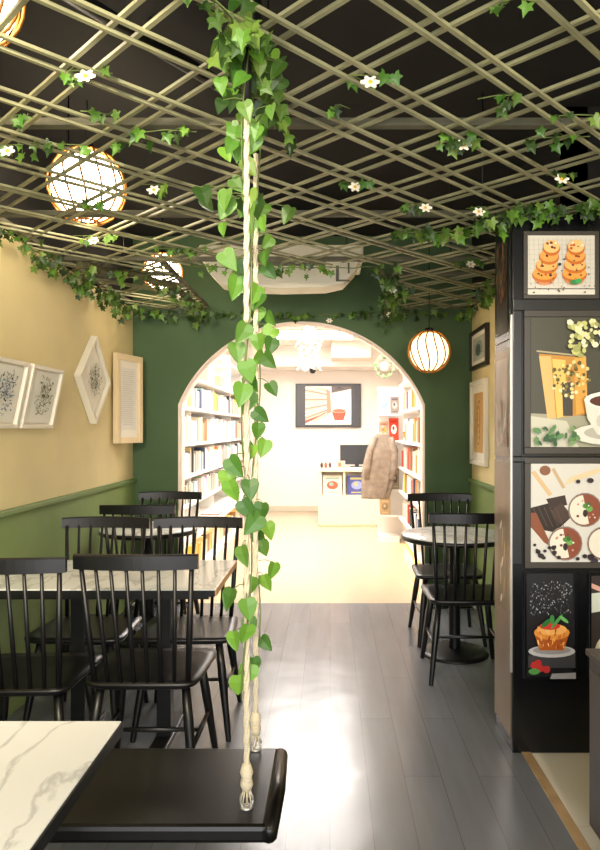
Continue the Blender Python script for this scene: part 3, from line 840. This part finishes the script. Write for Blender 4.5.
# 2 tea glass and books
w, h = .52, .56
A = Art(w, h, '4b4a3c')
A.poly([(0, 0), (1, 0), (1, .22), (0, .26)], 'a8a58a'); A.poly([(0, 0), (.4, 0), (.3, .2), (0, .24)], 'cfccb6')
A.poly([(.07, .72), (.45, .69), (.47, .25), (.14, .22)], 'c98f3c')
A.poly([(.07, .70), (.17, .70), (.21, .22), (.14, .22)], 'e6ba72'); A.poly([(.18, .68), (.29, .67), (.29, .24), (.22, .22)], 'f0c668')
A.poly([(.36, .68), (.46, .70), (.475, .27), (.38, .25)], 'e9a94b'); A.poly([(.26, .5), (.35, .5), (.35, .24), (.27, .24)], '45423a')
A.line(.05, .74, .45, .70, .012, 'b7ab86')
A.dots(70, .18, .50, .38, .66, .016, ['e8d58a', '8b7c3e', 'f0e3ab', '5f5a2c'], 12)
A.dots(170, .30, .98, .70, .98, .030, ['e5e2a8', 'c9c97c', 'a9ab62', 'f3f0c8', '6f7440'], 13, .8)
A.line(.72, .7, .76, .3, .03, '6d7358'); A.line(.8, .75, .77, .35, .02, '5f6849')
A.ell(.66, .10, .34, .085, 'e3e0d2'); A.ell(.66, .11, .24, .055, 'b8b5a4')
A.poly([(.425, .36), (.45, .22), (.53, .10), (.62, .07), (.74, .07), (.84, .12), (.9, .24), (.92, .36)], 'e3dfd0'); A.ell(.672, .36, .25, .07, 'f2efe2'); A.ell(.672, .352, .205, .05, '5a2f20')
A.ell(.56, .2, .04, .05, 'cfc9b8', 8); A.dots(10, .5, .8, .12, .26, .02, ['cfc9b8', 'f4f1e6'], 33)
A.dots(26, .03, .38, .03, .16, .035, ['3f6b3c', '5d8a52', '2f5634', '7a9c66'], 15, .5)
poster('tall poster of a golden tea glass, blossoms and a white cup on the display column', .866, 1.386, 1.325, 1.888, A, FRM, .028)
# 3 desserts
w, h = .48, .425
A = Art(w, h, 'd9d6cc')
A.poly([(0, .55), (.24, .62), (.36, .45), (.22, .3), (0, .35)], '2b2019'); A.poly([(.14, .64), (.31, .68), (.33, .58), (.18, .54)], '3c2c25')
A.poly([(.18, .52), (.28, .6), (.38, .46), (.26, .38)], '4a3830')
for k in range(5): A.line(.02 + k * .05, .56, .1 + k * .05, .36, .006, '5c473c')
A.poly([(0, .5), (.05, .5), (.2, .14), (.12, .2), (0, .36)], '8a4f32')
A.line(.02, .92, .18, .68, .04, 'd8b98a'); A.line(.2, .95, .3, .75, .03, 'c9ae86'); A.poly([(.3, .78), (.6, .9), (.65, .97), (.35, .86)], 'e5cfa5'); A.ell(.13, .93, .05, .05, '8b5a3c')
for (u, v) in ((.49, .53), (.31, .19), (.66, .19), (.93, .42)):
    A.ell(u, v, .155, .175, '8d8078'); A.ell(u, v, .145, .163, '8b4a34'); A.ell(u - .012, v, .128, .15, 'e9e2cf', 14, PI * .52, PI * 1.62)
    A.ell(u + .01, v + .04, .035, .028, '4f8a3c', 8); A.ell(u + .04, v + .01, .03, .03, '6aa84f', 8, rot=.8); A.ell(u, v - .035, .022, .04, '2e2320', 8); A.ell(u + .03, v + .05, .02, .03, '3a6b34', 7)
    A.dots(8, u - .08, u + .1, v - .08, v + .1, .012, ['c98f78', 'efe6d4', '6b3426'], int(u * 50))
A.ell(.92, .85, .12, .07, '7d8688'); A.dots(14, .03, .3, .03, .18, .022, ['241a18', '33262a'], 18); A.dots(12, .4, .98, .0, .1, .03, ['2a2028', '3d3040'], 19); A.ell(.42, .82, .02, .02, '30242a'); A.ell(.53, .83, .03, .025, '30242a')
poster('poster of round chocolate and cream desserts on the display column', .866, 1.346, .83, 1.255, A, FRM, .026)
# 4 cupcake
w, h = .202, .445
A = Art(w, h, '1f1e20'); A.dots(220, .05, .95, .60, .92, .010, ['cfcfd4', '8f9096', 'e8e8ec', '5f6066'], 23, .45)
A.poly([(0, .22), (1, .25), (1, .1), (0, .1)], '3a3a3d'); A.ell(.5, .26, .5, .06, 'b4b2b4'); A.ell(.5, .27, .4, .04, '8c8a8a')
A.poly([(.14, .42), (.86, .42), (.76, .27), (.24, .27)], 'a7541f'); A.ell(.5, .44, .38, .07, 'd98c3a'); A.ell(.5, .47, .32, .055, 'e9aa5c'); A.dots(30, .2, .8, .3, .48, .035, ['f2c27e', 'c46f2c', '8f4419', 'e8a354'], 24, .5)
A.ell(.45, .505, .22, .035, 'c5372a'); A.ell(.38, .535, .12, .028, '2f6b35', rot=.3); A.ell(.6, .55, .14, .022, '4b8f48', rot=.5); A.ell(.75, .57, .1, .02, '6db062', rot=-.3); A.ell(.5, .57, .05, .045, '3c8140')
for (u, v) in ((.12, .13), (.25, .1), (.38, .09), (.2, .15)): A.ell(u, v, .08, .035, 'b02f2c')
A.ell(.12, .07, .12, .03, '4e8a44'); A.poly([(.45, .0), (1, 0), (1, .06), (.5, .05)], '8b8b8e')
poster('narrow dark poster of an orange cupcake with mint on the display column', .848, 1.05, .337, .782, A, M['panel'], .012)
A = Art(.20, .42, '38302d'); A.poly([(0, .62), (.5, .66), (.6, .85), (0, .82)], 'cfd5c4'); A.line(0, .9, .5, .8, .05, 'd8a894'); A.ell(.35, .15, .3, .25, 'c9c0a2'); A.ell(.4, .3, .25, .1, 'e3dabf')
poster('narrow dark drink poster at the right edge beside the cupcake poster', 1.128, 1.33, .34, .78, A, M['panel'], .012)

# low counter at lower right
t = thing('low_cabinet', 'dark low cabinet corner at the lower right edge of the photo', 'cabinet', (1.2, 1.7, 0))
bm = NB(); box(bm, -.32, .35, -.6, .61, .06, .635, .004); obj('body', bm, M['counter'], t)
bm = NB(); box(bm, -.33, .36, -.61, .62, .635, .656, .004); obj('top_board', bm, M['counter'], t)
bm = NB(); box(bm, -.29, .33, -.57, .59, 0, .06); obj('plinth', bm, M['panel'], t)
for s in (-.45, .15):
    bm = NB(); box(bm, -.332, -.321, s - .1, s + .42, .1, .60, .002); d_ = obj('door', bm, M['counter'], t)
    bm = NB(); tube(bm, [(-.345, s + .02, .3), (-.345, s + .02, .42)], .005, 8); obj('handle', bm, M['alu'], d_, True)

# ---------------------------------------------------------------- bookshop furniture
SH = [.66, .95, 1.27, 1.63, 1.95, 2.34]
lb = thing('bookcase', 'long white bookcase full of books seen left through the arch', 'bookcase', (BX0, 5.7, 0))
for z in SH:
    bm = NB(); box(bm, .0, .32, .0, 5.7, z - .03, z, .003); obj('shelf', bm, M['shelf'], lb)
for yy in (0, 1.425, 2.85, 4.275, 5.68):
    bm = NB(); box(bm, .0, .26, yy, yy + .02, .05, 2.5, .002); obj('side_panel', bm, M['shelf'], lb)
bm = NB(); box(bm, .0, .02, 0, 5.7, .05, 2.5); obj('back_panel', bm, M['shelf'], lb)
bm = NB(); box(bm, 0, .50, 0, 5.7, .40, .43, .004); box(bm, .485, .50, 0, 5.7, .43, .455, .003); obj('display_ledge', bm, M['shelf'], lb)
bm = NB(); box(bm, 0, .46, 0, 5.7, 0, .06, .004); obj('plinth', bm, M['shelf'], lb)
bm = NB(); box(bm, .05, .09, .05, 5.6, .385, .398); obj('light_strip', bm, M['led'], lb)
rb = thing('bookcase', 'white bookcase of books seen right through the arch', 'bookcase', (BX1, 5.7, 0))
for z in SH + [.34]:
    bm = NB(); box(bm, -.33, -.0, .0, 2.72, z - .03, z, .003); obj('shelf', bm, M['shelf'], rb)
for yy in (0, 1.35, 2.70):
    bm = NB(); box(bm, -.27, -.0, yy, yy + .02, .05, 2.4, .002); obj('side_panel', bm, M['shelf'], rb)
bm = NB(); box(bm, -.02, 0, 0, 2.72, .05, 2.4); obj('back_panel', bm, M['shelf'], rb)
bm = NB(); box(bm, -.30, 0, 0, 2.72, .10, .13, .003); obj('shelf', bm, M['shelf'], rb)
bm = NB(); box(bm, -.28, -.24, .05, 2.65, .088, .099); obj('light_strip', bm, M['led'], rb)
eb = thing('bookcase', 'short end bookcase facing the camera at the far end of the right bookcase', 'bookcase', (.61, 8.43, 0))
for z in (.34, .66, .98, 1.27, 1.6):
    bm = NB(); box(bm, 0, .25, 0, .30, z - .022, z, .003); obj('shelf', bm, M['shelf'], eb)
bm = NB(); box(bm, 0, .56, .30, .32, 0, 1.95); obj('back_panel', bm, M['shelf'], eb)
bm = NB(); box(bm, 0, .25, 0, .3, 0, .08); obj('plinth', bm, M['shelf'], eb)

# books
PAL = {'white': 'efece6', 'cream': 'e9dcc0', 'pale pink': 'e6bdb4', 'grey': 'a5a39f', 'dark blue': '3f4a66', 'black': '34302e', 'orange': 'e2904a',
       'yellow': 'ecc964', 'red': 'cf4a3c', 'pale blue': 'b3c8d6', 'teal': '8cc0b6', 'brown': '9a7455', 'lilac': 'c2b2cf'}
LEFTW = ['white'] * 6 + ['cream'] * 4 + ['pale pink'] * 3 + ['grey'] * 3 + ['pale blue', 'orange', 'brown', 'lilac', 'dark blue', 'black', 'yellow', 'teal']
RIGHTW = ['white'] * 3 + ['cream'] * 3 + ['red'] * 3 + ['orange'] * 3 + ['pale pink', 'brown', 'brown', 'grey', 'yellow', 'pale blue', 'dark blue', 'black']
bookmesh = {}
for cn, hx in PAL.items():
    bm = NB()
    box(bm, -.5, .5, -.5, .5, 0, 1)      # unit: x depth (spine at +x), y thickness, z height
    bm.faces.ensure_lookup_table()
    for f in bm.faces:
        c = f.calc_center_median()
        if c.z > .9 or c.x < -.4: f.material_index = 1
    r = bmesh.ops.inset_individual(bm, faces=[f for f in bm.faces if f.calc_center_median().x > .4], thickness=.12)
    me = bpy.data.meshes.new('book'); bm.to_mesh(me); bm.free()
    me.materials.append(mat('book_cover_' + cn.replace(' ', '_'), hx, .5)); me.materials.append(M['page']); bookmesh[cn] = me
ORD = {.06: 'floor level niche', .66: 'lowest', .95: 'second lowest', 1.27: 'middle', 1.63: 'second highest', .34: 'bottom', 1.95: 'highest'}
nbook = [0]
def row(xf, side, z, y0, y1, pal, seed, hmax, stuffbm=None, thick=(.04, .095), gap=.02):
    """xf: spine plane; side +1 spines face +x"""
    q = random.Random(seed); y = y0; cn = q.choice(pal)
    while y < y1:
        if q.random() < .62: cn = q.choice(pal)
        th = q.uniform(*thick); h = q.uniform(.72, 1) * hmax; dp = q.uniform(.13, .17)
        pan = (1.425 if side > 0 else 1.35); fr = (y - 5.7) % pan
        if fr < .022 or fr + th > pan - .004: y += (.024 - fr) if fr < .022 else (pan - fr + .024); continue
        if q.random() < gap: y += .05; continue
        yc = y + th / 2; xc = xf - side * (dp / 2 + q.uniform(0, .02))
        if stuffbm is not None:
            x0, x1 = sorted((xf, xf - side * dp))
            box(stuffbm[cn], x0, x1, y, y + th * .97, z + .001, z + h)
        else:
            o = bpy.data.objects.new('book', bookmesh[cn]); C.objects.link(o)
            o.location = (xc, yc, z + .0005); o.scale = (dp, th * .96, h)
            if side < 0: o.rotation_euler = (0, 0, PI)
            bc = 'left bookcase' if side > 0 else 'right bookcase'
            yy = (y - 6.0) / 1.1
            if side > 0: pos = ['nearest the arch', 'partway along', 'towards far end'][min(2, int(max(0, yy)))]
            else: pos = ['nearest the arch', 'near its end'][min(1, int(max(0, yy)))]
            lvl = ORD[z]
            sname = 'floor level niche' if z == .06 else lvl + ' shelf'
            tag(o, '%s book, %s of %s, %s' % (cn, sname, bc, pos), 'book', 'books on the %s of the %s' % (sname, bc))
            nbook[0] += 1
        y += th
for i, (z, hm) in enumerate(((.66, .235), (.95, .26), (1.27, .28), (1.63, .25))):
    row(BX0 + .29, 1, z, 6.02, 8.7, LEFTW, 40 + i, hm)
row(BX0 + .40, 1, .06, 6.6, 8.6, ['cream', 'yellow', 'white', 'brown', 'orange'], 60, .22, None, (.06, .14))
for i, (z, hm) in enumerate(((.34, .22), (.66, .235), (.95, .26), (1.27, .27), (1.63, .25))):
    row(BX1 - .30, -1, z, 6.0 if z < 1.6 else 6.2, 8.0 if z == 1.27 else 8.35, RIGHTW, 50 + i, hm, None, (.05, .10))
# far rows left: uncounted mass
st = {cn: NB() for cn in PAL}
for i, (z, hm) in enumerate(((.66, .235), (.95, .26), (1.27, .28), (1.63, .25), (.06, .2))):
    row(BX0 + (.29 if z > .1 else .4), 1, z, 8.72, 11.3, LEFTW, 70 + i, hm, st)
whole = NB(); mats = []
for k, cn in enumerate(PAL):
    for f in st[cn].faces: f.material_index = k
    tmp = bpy.data.meshes.new('tmp'); st[cn].to_mesh(tmp); st[cn].free(); whole.from_mesh(tmp); bpy.data.meshes.remove(tmp)
    mats.append(bookmesh[cn].materials[0])
o = obj('book_rows', whole, mats); tag(o, 'many pale books filling the far end of the left bookcase', 'books', kind='stuff')

def tbox(name, label, cat, x0, x1, y0, y1, z0, z1, hexc, mname='painted_item', group=None):
    """box shaped item: body plus a lid / cover strip"""
    t = thing(name, label, cat, ((x0 + x1) / 2, (y0 + y1) / 2, z0), 0, group)
    hx, hy, h = (x1 - x0) / 2, (y1 - y0) / 2, z1 - z0
    bm = NB(); box(bm, -hx, hx, -hy, hy, 0, h, min(hx, hy, h) * .12); obj('body', bm, mat(mname, hexc, .5), t)
    return t
# boxes on the top shelf left
for k, (y, w, h, c, lab) in enumerate(((7.35, .28, .24, 'eccb4c', 'yellow storage box on the highest shelf of the left bookcase'),
                                       (8.0, .4, .18, 'd9c2a0', 'larger tan storage box on the highest shelf of the left bookcase'),
                                       (8.9, .35, .15, 'cfae8c', 'smaller tan storage box on the highest shelf of the left bookcase'))):
    t = tbox('storage_box', lab, 'box', BX0 + .05, BX0 + .28, y, y + w, 1.951, 1.951 + h, c)
    bm = NB(); box(bm, -.12, .12, -w / 2 - .005, w / 2 + .005, h - .04, h + .004, .003); obj('lid', bm, mat('box_lid', c, .4), t)
# magazines on the ledge
q = random.Random(31)
for k in range(16):
    y = 6.3 + k * .3; cn = q.choice(['white', 'cream', 'black', 'grey', 'pale blue', 'brown', 'pale pink'])
    o = bpy.data.objects.new('magazine', bookmesh[cn]); C.objects.link(o)
    o.location = (BX0 + .36, y, .432 + .0); o.scale = (.2, .24, .012 + .02 * q.random()); o.rotation_euler = (0, 0, q.uniform(-.1, .1))
    pos = ['nearest the arch', 'midway along', 'at the far end'][min(2, k // 5)]
    tag(o, '%s magazine on the low ledge of the left bookcase, %s' % (cn, pos), 'magazine', 'magazines on the low display ledge')

# face out books on right / end bookcase
def faceout(label, x, y, z, w, h, cols, rz=0, lean=.12):
    t = thing('display_book', label, 'book', (x, y, z), rz)
    m_ = Matrix.Rotation(lean, 4, 'X')
    bm = NB(); box(bm, -w/2, w/2, 0, .022, 0, h, .001, 0, Matrix.Rotation(-lean, 4, 'X')); obj('cover', bm, mat('display_cover', cols[0], .4), t)
    bm = NB(); box(bm, -w/2 + .004, w/2 - .0, .004, .018, h - .003, h + .001, 0, 0, Matrix.Rotation(-lean, 4, 'X')); obj('pages', bm, M['page'], t)
    A = Art(w * .98, h * .98, cols[0])
    A.ell(.5, .5, .3, .22, cols[1]); A.poly([(.15, .8), (.85, .8), (.85, .9), (.15, .9)], cols[2]); A.line(.2, .12, .8, .12, .05, cols[2]); A.ell(.45, .55, .12, .1, cols[2], 9)
    A.make('cover_print', t, M['paintm'], (0, h / 2 * math.sin(lean) - .0015 , h / 2 * math.cos(lean)), (-lean, 0, 0))
faceout('teal display book upright on the top shelf of the end bookcase', .68, 8.5, 1.601, .13, .25, ['bfe0d6', '7fa6d6', 'e6f0ea'])
faceout('grey display book upright on the top shelf of the end bookcase', .81, 8.5, 1.601, .11, .22, ['8a8078', 'b5a9a0', '5d5560'])
faceout('brown display book upright on the end bookcase above the garment stand-in', .67, 8.5, 1.271, .12, .24, ['b09880', 'd8a13e', '9a6a50'])
faceout('red display book with a white badge upright on the end bookcase', .80, 8.5, 1.271, .12, .28, ['d8452c', 'f4ece6', 'b8301c'])
faceout('dark grey display book upright on the lowest stocked shelf of the end bookcase', .70, 8.5, .661, .14, .24, ['5f5752', '9a8d82', '3f3a38'])
faceout('tan display book beside the dark grey one on the end bookcase', .82, 8.5, .661, .09, .26, ['a99a86', '6c5f55', 'c9bda8'])
faceout('beige display book low on the end bookcase', .69, 8.5, .341, .13, .2, ['d8b98c', 'a8957c', 'efd9a8'])
# yellow jar like basket on the right bookcase
t = thing('wicker_basket', 'orange bowl shaped basket on the right bookcase above the low books', 'basket', (.98, 8.2, 1.271))
bm = NB(); lathe(bm, [(0, 0), (.06, 0), (.09, .05), (.10, .1), (.092, .1), (.08, .05), (0, .012)], n=24); obj('bowl', bm, mat('orange_wicker', 'd98a35', .6, noise=.2, nscale=40), t, True)
bm = NB(); tube(bm, [(.096 * math.cos(a * PI / 12), .096 * math.sin(a * PI / 12), .1) for a in range(25)], .007, 6); obj('rim', bm, M['rattan'], t, True)

# made-up garment shape standing in for an unidentified grey brown blur
t = thing('blur_stand_in', 'made up grey brown garment standing in for a blur by the right bookcase', 'coat', (.60, 8.34, 0))
bm = NB(); nu, nv = 40, 26; g_ = []
for j in range(nv + 1):
    v = j / nv; z = 1.36 - v * .80; wd = .13 + .05 * math.sin(v * 3.2) + .03 * v
    r_ = []
    for i in range(nu):
        a = 2 * PI * i / nu; ripple = 1 + .14 * math.sin(a * 7 + v * 2) * v
        cx_ = .05 - .10 * v
        r_.append(bm.verts.new((cx_ + wd * math.cos(a) * ripple * (.6 + .4 * min(1, v * 5)), .055 * math.sin(a) * ripple * (.5 + .5 * min(1, v * 4)), z)))
    g_.append(r_)
for a, b in zip(g_, g_[1:]):
    for i in range(nu): bm.faces.new((a[i], a[(i + 1) % nu], b[(i + 1) % nu], b[i]))
bm.faces.new(g_[0]); bm.faces.new(g_[-1])
obj('stand_in_body', bm, M['cloth'], t, True)
for s in (-1, 1):
    bm = NB(); tube(bm, [(.05 + s * .09, -.01, 1.31), (.04 + s * .15, -.03, 1.15), (.02 + s * .16, -.04, .95), (.0 + s * .15, -.03, .80)], [.04, .045, .04, .034], 12); obj('sleeve', bm, M['cloth'], t, True)
bm = NB(); tube(bm, [(-.04, 0, 1.33), (.05, 0, 1.38), (.14, 0, 1.33)], .006, 6); tube(bm, [(.05, 0, 1.38), (.05, 0, 1.43), (.05, .03, 1.45), (.05, .07, 1.44)], .003, 6)
tube(bm, [(.05, .07, 1.44), (.05, .4, 1.44)], .005, 6); obj('hanger', bm, M['alu'], t, True)

# desk
dk = thing('shop_counter', 'cream cash desk with two display cubbies at the back of the bookshop', 'desk', (.26, 9.8, 0))
bm = NB(); W = .43
box(bm, -W, W, 0, .55, .03, .46, .003); obj('front_panel', bm, M['desk'], dk)
bm = NB(); box(bm, -W, -W + .05, 0, .55, .46, .80); box(bm, W - .12, W, 0, .55, .46, .80); box(bm, -.07, -.04, 0, .55, .46, .80); box(bm, -W, W, .3, .32, .46, .80); obj('cubby_dividers', bm, M['desk'], dk)
bm = NB(); box(bm, -W - .015, W + .015, -.02, .57, .80, .85, .004); obj('desktop', bm, M['desk'], dk)
bm = NB(); box(bm, -W + .02, W - .02, .02, .53, 0, .03); obj('plinth', bm, M['desk'], dk)
faceout('pale picture book with a red figure in the left cubby of the cash desk', .26 - .225, 9.85, .461, .28, .28, ['e8dccb', 'd9664f', '8fb6a8'])
faceout('blue framed picture book in the right cubby of the cash desk', .26 + .13, 9.85, .461, .28, .28, ['5a5f9c', '9aa5d8', 'c9c070'])
t = thing('computer_monitor', 'black computer monitor standing on the cash desk', 'monitor', (.40, 10.1, .85))
bm = NB(); box(bm, -.25, .25, -.015, .02, .04, .33, .005); obj('screen_housing', bm, M['monitor'], t)
bm = NB(); box(bm, -.03, .03, .0, .02, .01, .06); obj('stand', bm, M['monitor'], t)
bm = NB(); box(bm, -.1, .1, -.06, .08, 0, .012, .003); obj('base', bm, M['monitor'], t)
for k, (x, c, lab) in enumerate(((-.12, '3a2c28', 'dark little bottle at the left end of the cash desk'), (-.06, 'b8584a', 'reddish little bottle in the middle of the trio on the cash desk'), (.0, '4a3a3c', 'dark little bottle right of the reddish one on the cash desk'))):
    t = thing('small_bottle', lab, 'bottle', (x, 9.9, .85))
    bm = NB(); lathe(bm, [(0, 0), (.02, 0), (.022, .05), (.01, .07), (.01, .08), (0, .08)], n=14); obj('bottle_body', bm, mat('bottle_glaze', c, .3), t, True)
    bm = NB(); lathe(bm, [(0, .08), (.012, .08), (.012, .095), (0, .095)], n=12); obj('cap', bm, M['page'], t)
t = tbox('card_box', 'small peach box on the cash desk left of the monitor', 'box', .10, .22, 9.86, 9.94, .85, .95, 'e8bfa0')
bm = NB(); box(bm, -.04, .0, -.043, -.04, .02, .08); obj('sticker', bm, mat('brown_sticker', '9a6a50', .5), t)

# TV
tv = thing('wall_screen', 'black wall screen showing an open book and a red drink', 'screen', (-.03, 11.715, 1.82))
bm = NB(); box(bm, -.56, .56, -.06, 0, -.375, .375, .006); obj('housing', bm, M['monitor'], tv)
A = Art(1.09, .71, '3b393b')
A.poly([(.14, .04), (.86, .04), (.86, .96), (.14, .96)], 'ead9c6')
A.poly([(.14, .96), (.5, .9), (.52, .3), (.3, .1), (.14, .14)], 'c9a58e')
for k in range(11):
    A.line(.50, .80 - k * .04, .14, .94 - k * .075, .016, ['f3e6d8', '8a6050', 'ecd8c6'][k % 3])
A.poly([(.14, .14), (.44, .3), (.5, .38), (.14, .06)], '8e5340'); A.poly([(.47, .88), (.53, .86), (.55, .34), (.48, .3)], 'b67f66')
A.poly([(.55, .96), (.86, .96), (.86, .9), (.55, .8)], '5a4c48'); A.poly([(.55, .8), (.86, .72), (.86, .2), (.6, .3)], 'f4e6d2')
A.ell(.67, .10, .16, .05, 'f7ece2'); A.poly([(.55, .38), (.79, .38), (.74, .14), (.60, .14)], 'd4492f'); A.ell(.67, .38, .12, .06, 'f0c3a8'); A.ell(.67, .37, .10, .045, 'e0604a')
A.line(.60, .90, .74, .90, .012, '2b2728'); A.line(.64, .93, .70, .93, .02, '2b2728')
A.make('screen_image', tv, M['screen'], (0, -.0615, 0))
t = thing('security_camera', 'small black dome camera on the soffit above the wall screen', 'camera', (-.28, 10.99, 2.40))
bm = NB(); lathe(bm, [(0, -.09), (.035, -.08), (.052, -.045), (.055, 0), (0, 0)], n=20); obj('dome', bm, M['monitor'], t, True)
bm = NB(); lathe(bm, [(.065, -.005), (.065, .02), (0, .02)], n=20); obj('mount', bm, M['white'], t)

# chandelier
ch = thing('shell_chandelier', 'pale cascading shell chandelier hanging in the bookshop', 'chandelier', (-.25, 8.3, BZ))
bm = NB(); lathe(bm, [(0, -.03), (.08, -.03), (.09, 0), (0, 0)], n=24); obj('canopy', bm, M['glassy'], ch)
bm = NB(); tube(bm, [(0, 0, -.03), (0, 0, -.62)], .006, 8); obj('rod', bm, M['alu'], ch)
q = random.Random(77)
for k in range(84):
    f = k / 83; z = -.08 - .54 * f; a = k * 2.4; rr = (.05 + .08 * math.sin(f * 4) ** 2 + .05 * f) * q.uniform(.8, 1.1)
    m_ = Matrix.Rotation(a, 4, 'Z') @ Matrix.Rotation(q.uniform(.2, 1.2), 4, 'Y')
    bm = NB(); vs = [bm.verts.new(m_ @ Vector((.035 * math.cos(b * PI / 4), .035 * math.sin(b * PI / 4), 0))) for b in range(8)]
    top = bm.verts.new(m_ @ Vector((0, 0, .014)))
    for b in range(8): bm.faces.new((vs[b], vs[(b + 1) % 8], top))
    obj('shell', bm, M['glassy'], ch, True, loc=(rr * math.cos(a), rr * math.sin(a), z))
# hanging green ornament
t = thing('hanging_wreath', 'green leafy wreath lantern hanging above the right bookcase', 'ornament', (.60, 7.5, 2.10))
bm = NB(); n = 12; lathe(bm, [(.045 * math.sin(PI * k / n), -.045 * math.cos(PI * k / n) * 1.2) for k in range(n + 1)], n=20); obj('globe', bm, M['glassy'], t, True)
bm = NB(); tube(bm, [(.085 * math.cos(a * PI / 12), 0, .095 * math.sin(a * PI / 12)) for a in range(25)], .005, 6); obj('ring', bm, M['stem'], t, True)
L = Leaves(); q = random.Random(5)
for k in range(46):
    a = q.uniform(0, 2 * PI); L.add((.085 * math.cos(a), q.uniform(-.02, .02), .095 * math.sin(a)), (math.cos(a) + q.uniform(-.8, .8), q.uniform(-.5, .5), math.sin(a) + q.uniform(-.8, .8)), (0, -1, 0), .04, q.choice(['b9d8a0', '9cc487', 'cfe4bd', '7fae72']))
L.make('leaves', t)
bm = NB(); tube(bm, [(0, 0, .095), (0, 0, BZ - 2.10)], .002, 5); obj('cord', bm, M['cord'], t)

# shop ceiling lights
for k, y in enumerate((6.4, 7.9, 9.5)):
    t = thing('ceiling_light', ['square ceiling light nearest the arch inside the bookshop', 'middle square ceiling light inside the bookshop', 'farthest square ceiling light inside the bookshop'][k], 'light', (-.28, y, BZ), 0, 'bookshop ceiling lights')
    bm = NB()
    for (x0, x1, y0, y1) in ((-.62, .62, -.42, -.40), (-.62, .62, .40, .42), (-.62, -.60, -.4, .4), (.60, .62, -.4, .4)): box(bm, x0, x1, y0, y1, -.03, 0)
    obj('frame', bm, M['white'], t)
    bm = NB(); box(bm, -.6, .6, -.4, .4, -.022, -.004); obj('diffuser', bm, M['panel_light'], t)

# ---------------------------------------------------------------- added fill lights, world
def light(name, typ, loc, target, energy, col, **kw):
    l = bpy.data.lights.new(name, typ); l.energy = energy; l.color = col
    for k_, v_ in kw.items(): setattr(l, k_, v_)
    o = bpy.data.objects.new(name, l); C.objects.link(o); o.location = loc
    d = Vector(target) - Vector(loc); o.rotation_euler = d.to_track_quat('-Z', 'Y').to_euler(); return o
def spotlight(loc, target, energy, label, size=1.5, blend=.9, rad=.06, col=(1, .86, .66)):
    t = thing('added_spotlight', label, 'spotlight', loc)  # made-up fixture out of view, put in to brighten the cafe
    bm = NB(); tube(bm, [(0, 0, .06), (0, 0, CZ - loc[2])], .005, 8); obj('stem', bm, M['blackmetal'], t)
    d = (Vector(target) - Vector(loc)).normalized()
    bm = NB(); tube(bm, [-d * .09, -d * .02], [.03, .045], 16); obj('head', bm, M['blackmetal'], t, True)
    light('spot', 'SPOT', loc, target, energy, col, spot_size=size, spot_blend=blend, shadow_soft_size=rad)
spotlight((-.7, .4, 2.25), (-1.5, 3.6, 1.6), 165, 'added unseen spotlight behind the camera aimed at the left wall', 1.9)
spotlight((.75, .3, 2.25), (.7, 4.2, .6), 70, 'added unseen spotlight behind the camera aimed at the display column', 1.7)
spotlight((-.5, .1, 2.25), (-1.0, 1.6, .75), 45, 'added unseen spotlight behind the camera aimed at the nearest marble table', 1.7)
light('added_front_fill', 'AREA', (.1, -1.62, 1.5), (.1, 3, 1.5), 110, (.97, .97, 1), shape='RECTANGLE', size=3.4, size_y=2.0)  # soft area fill added behind the camera for an assumed storefront

w = bpy.data.worlds.new('world'); bpy.context.scene.world = w; w.use_nodes = True
w.node_tree.nodes['Background'].inputs[0].default_value = (1, .93, .82, 1)
w.node_tree.nodes['Background'].inputs[1].default_value = .35

# ---------------------------------------------------------------- camera
cam = bpy.data.cameras.new('camera'); co = bpy.data.objects.new('camera', cam); C.objects.link(co)
co.location = (0, 0, 1.4); co.rotation_euler = (PI / 2, 0, 0)
cam.sensor_width = 36; cam.lens = F * 36 / 850; cam.shift_x = -30 / 850; cam.shift_y = 5 / 850
cam.clip_start = .05
s = bpy.context.scene; s.camera = co
s.view_settings.view_transform = 'Standard'; s.view_settings.look = 'None'; s.view_settings.gamma = 1
s.view_settings.use_curve_mapping = False
s.view_settings.exposure = .5
print('books', nbook[0])
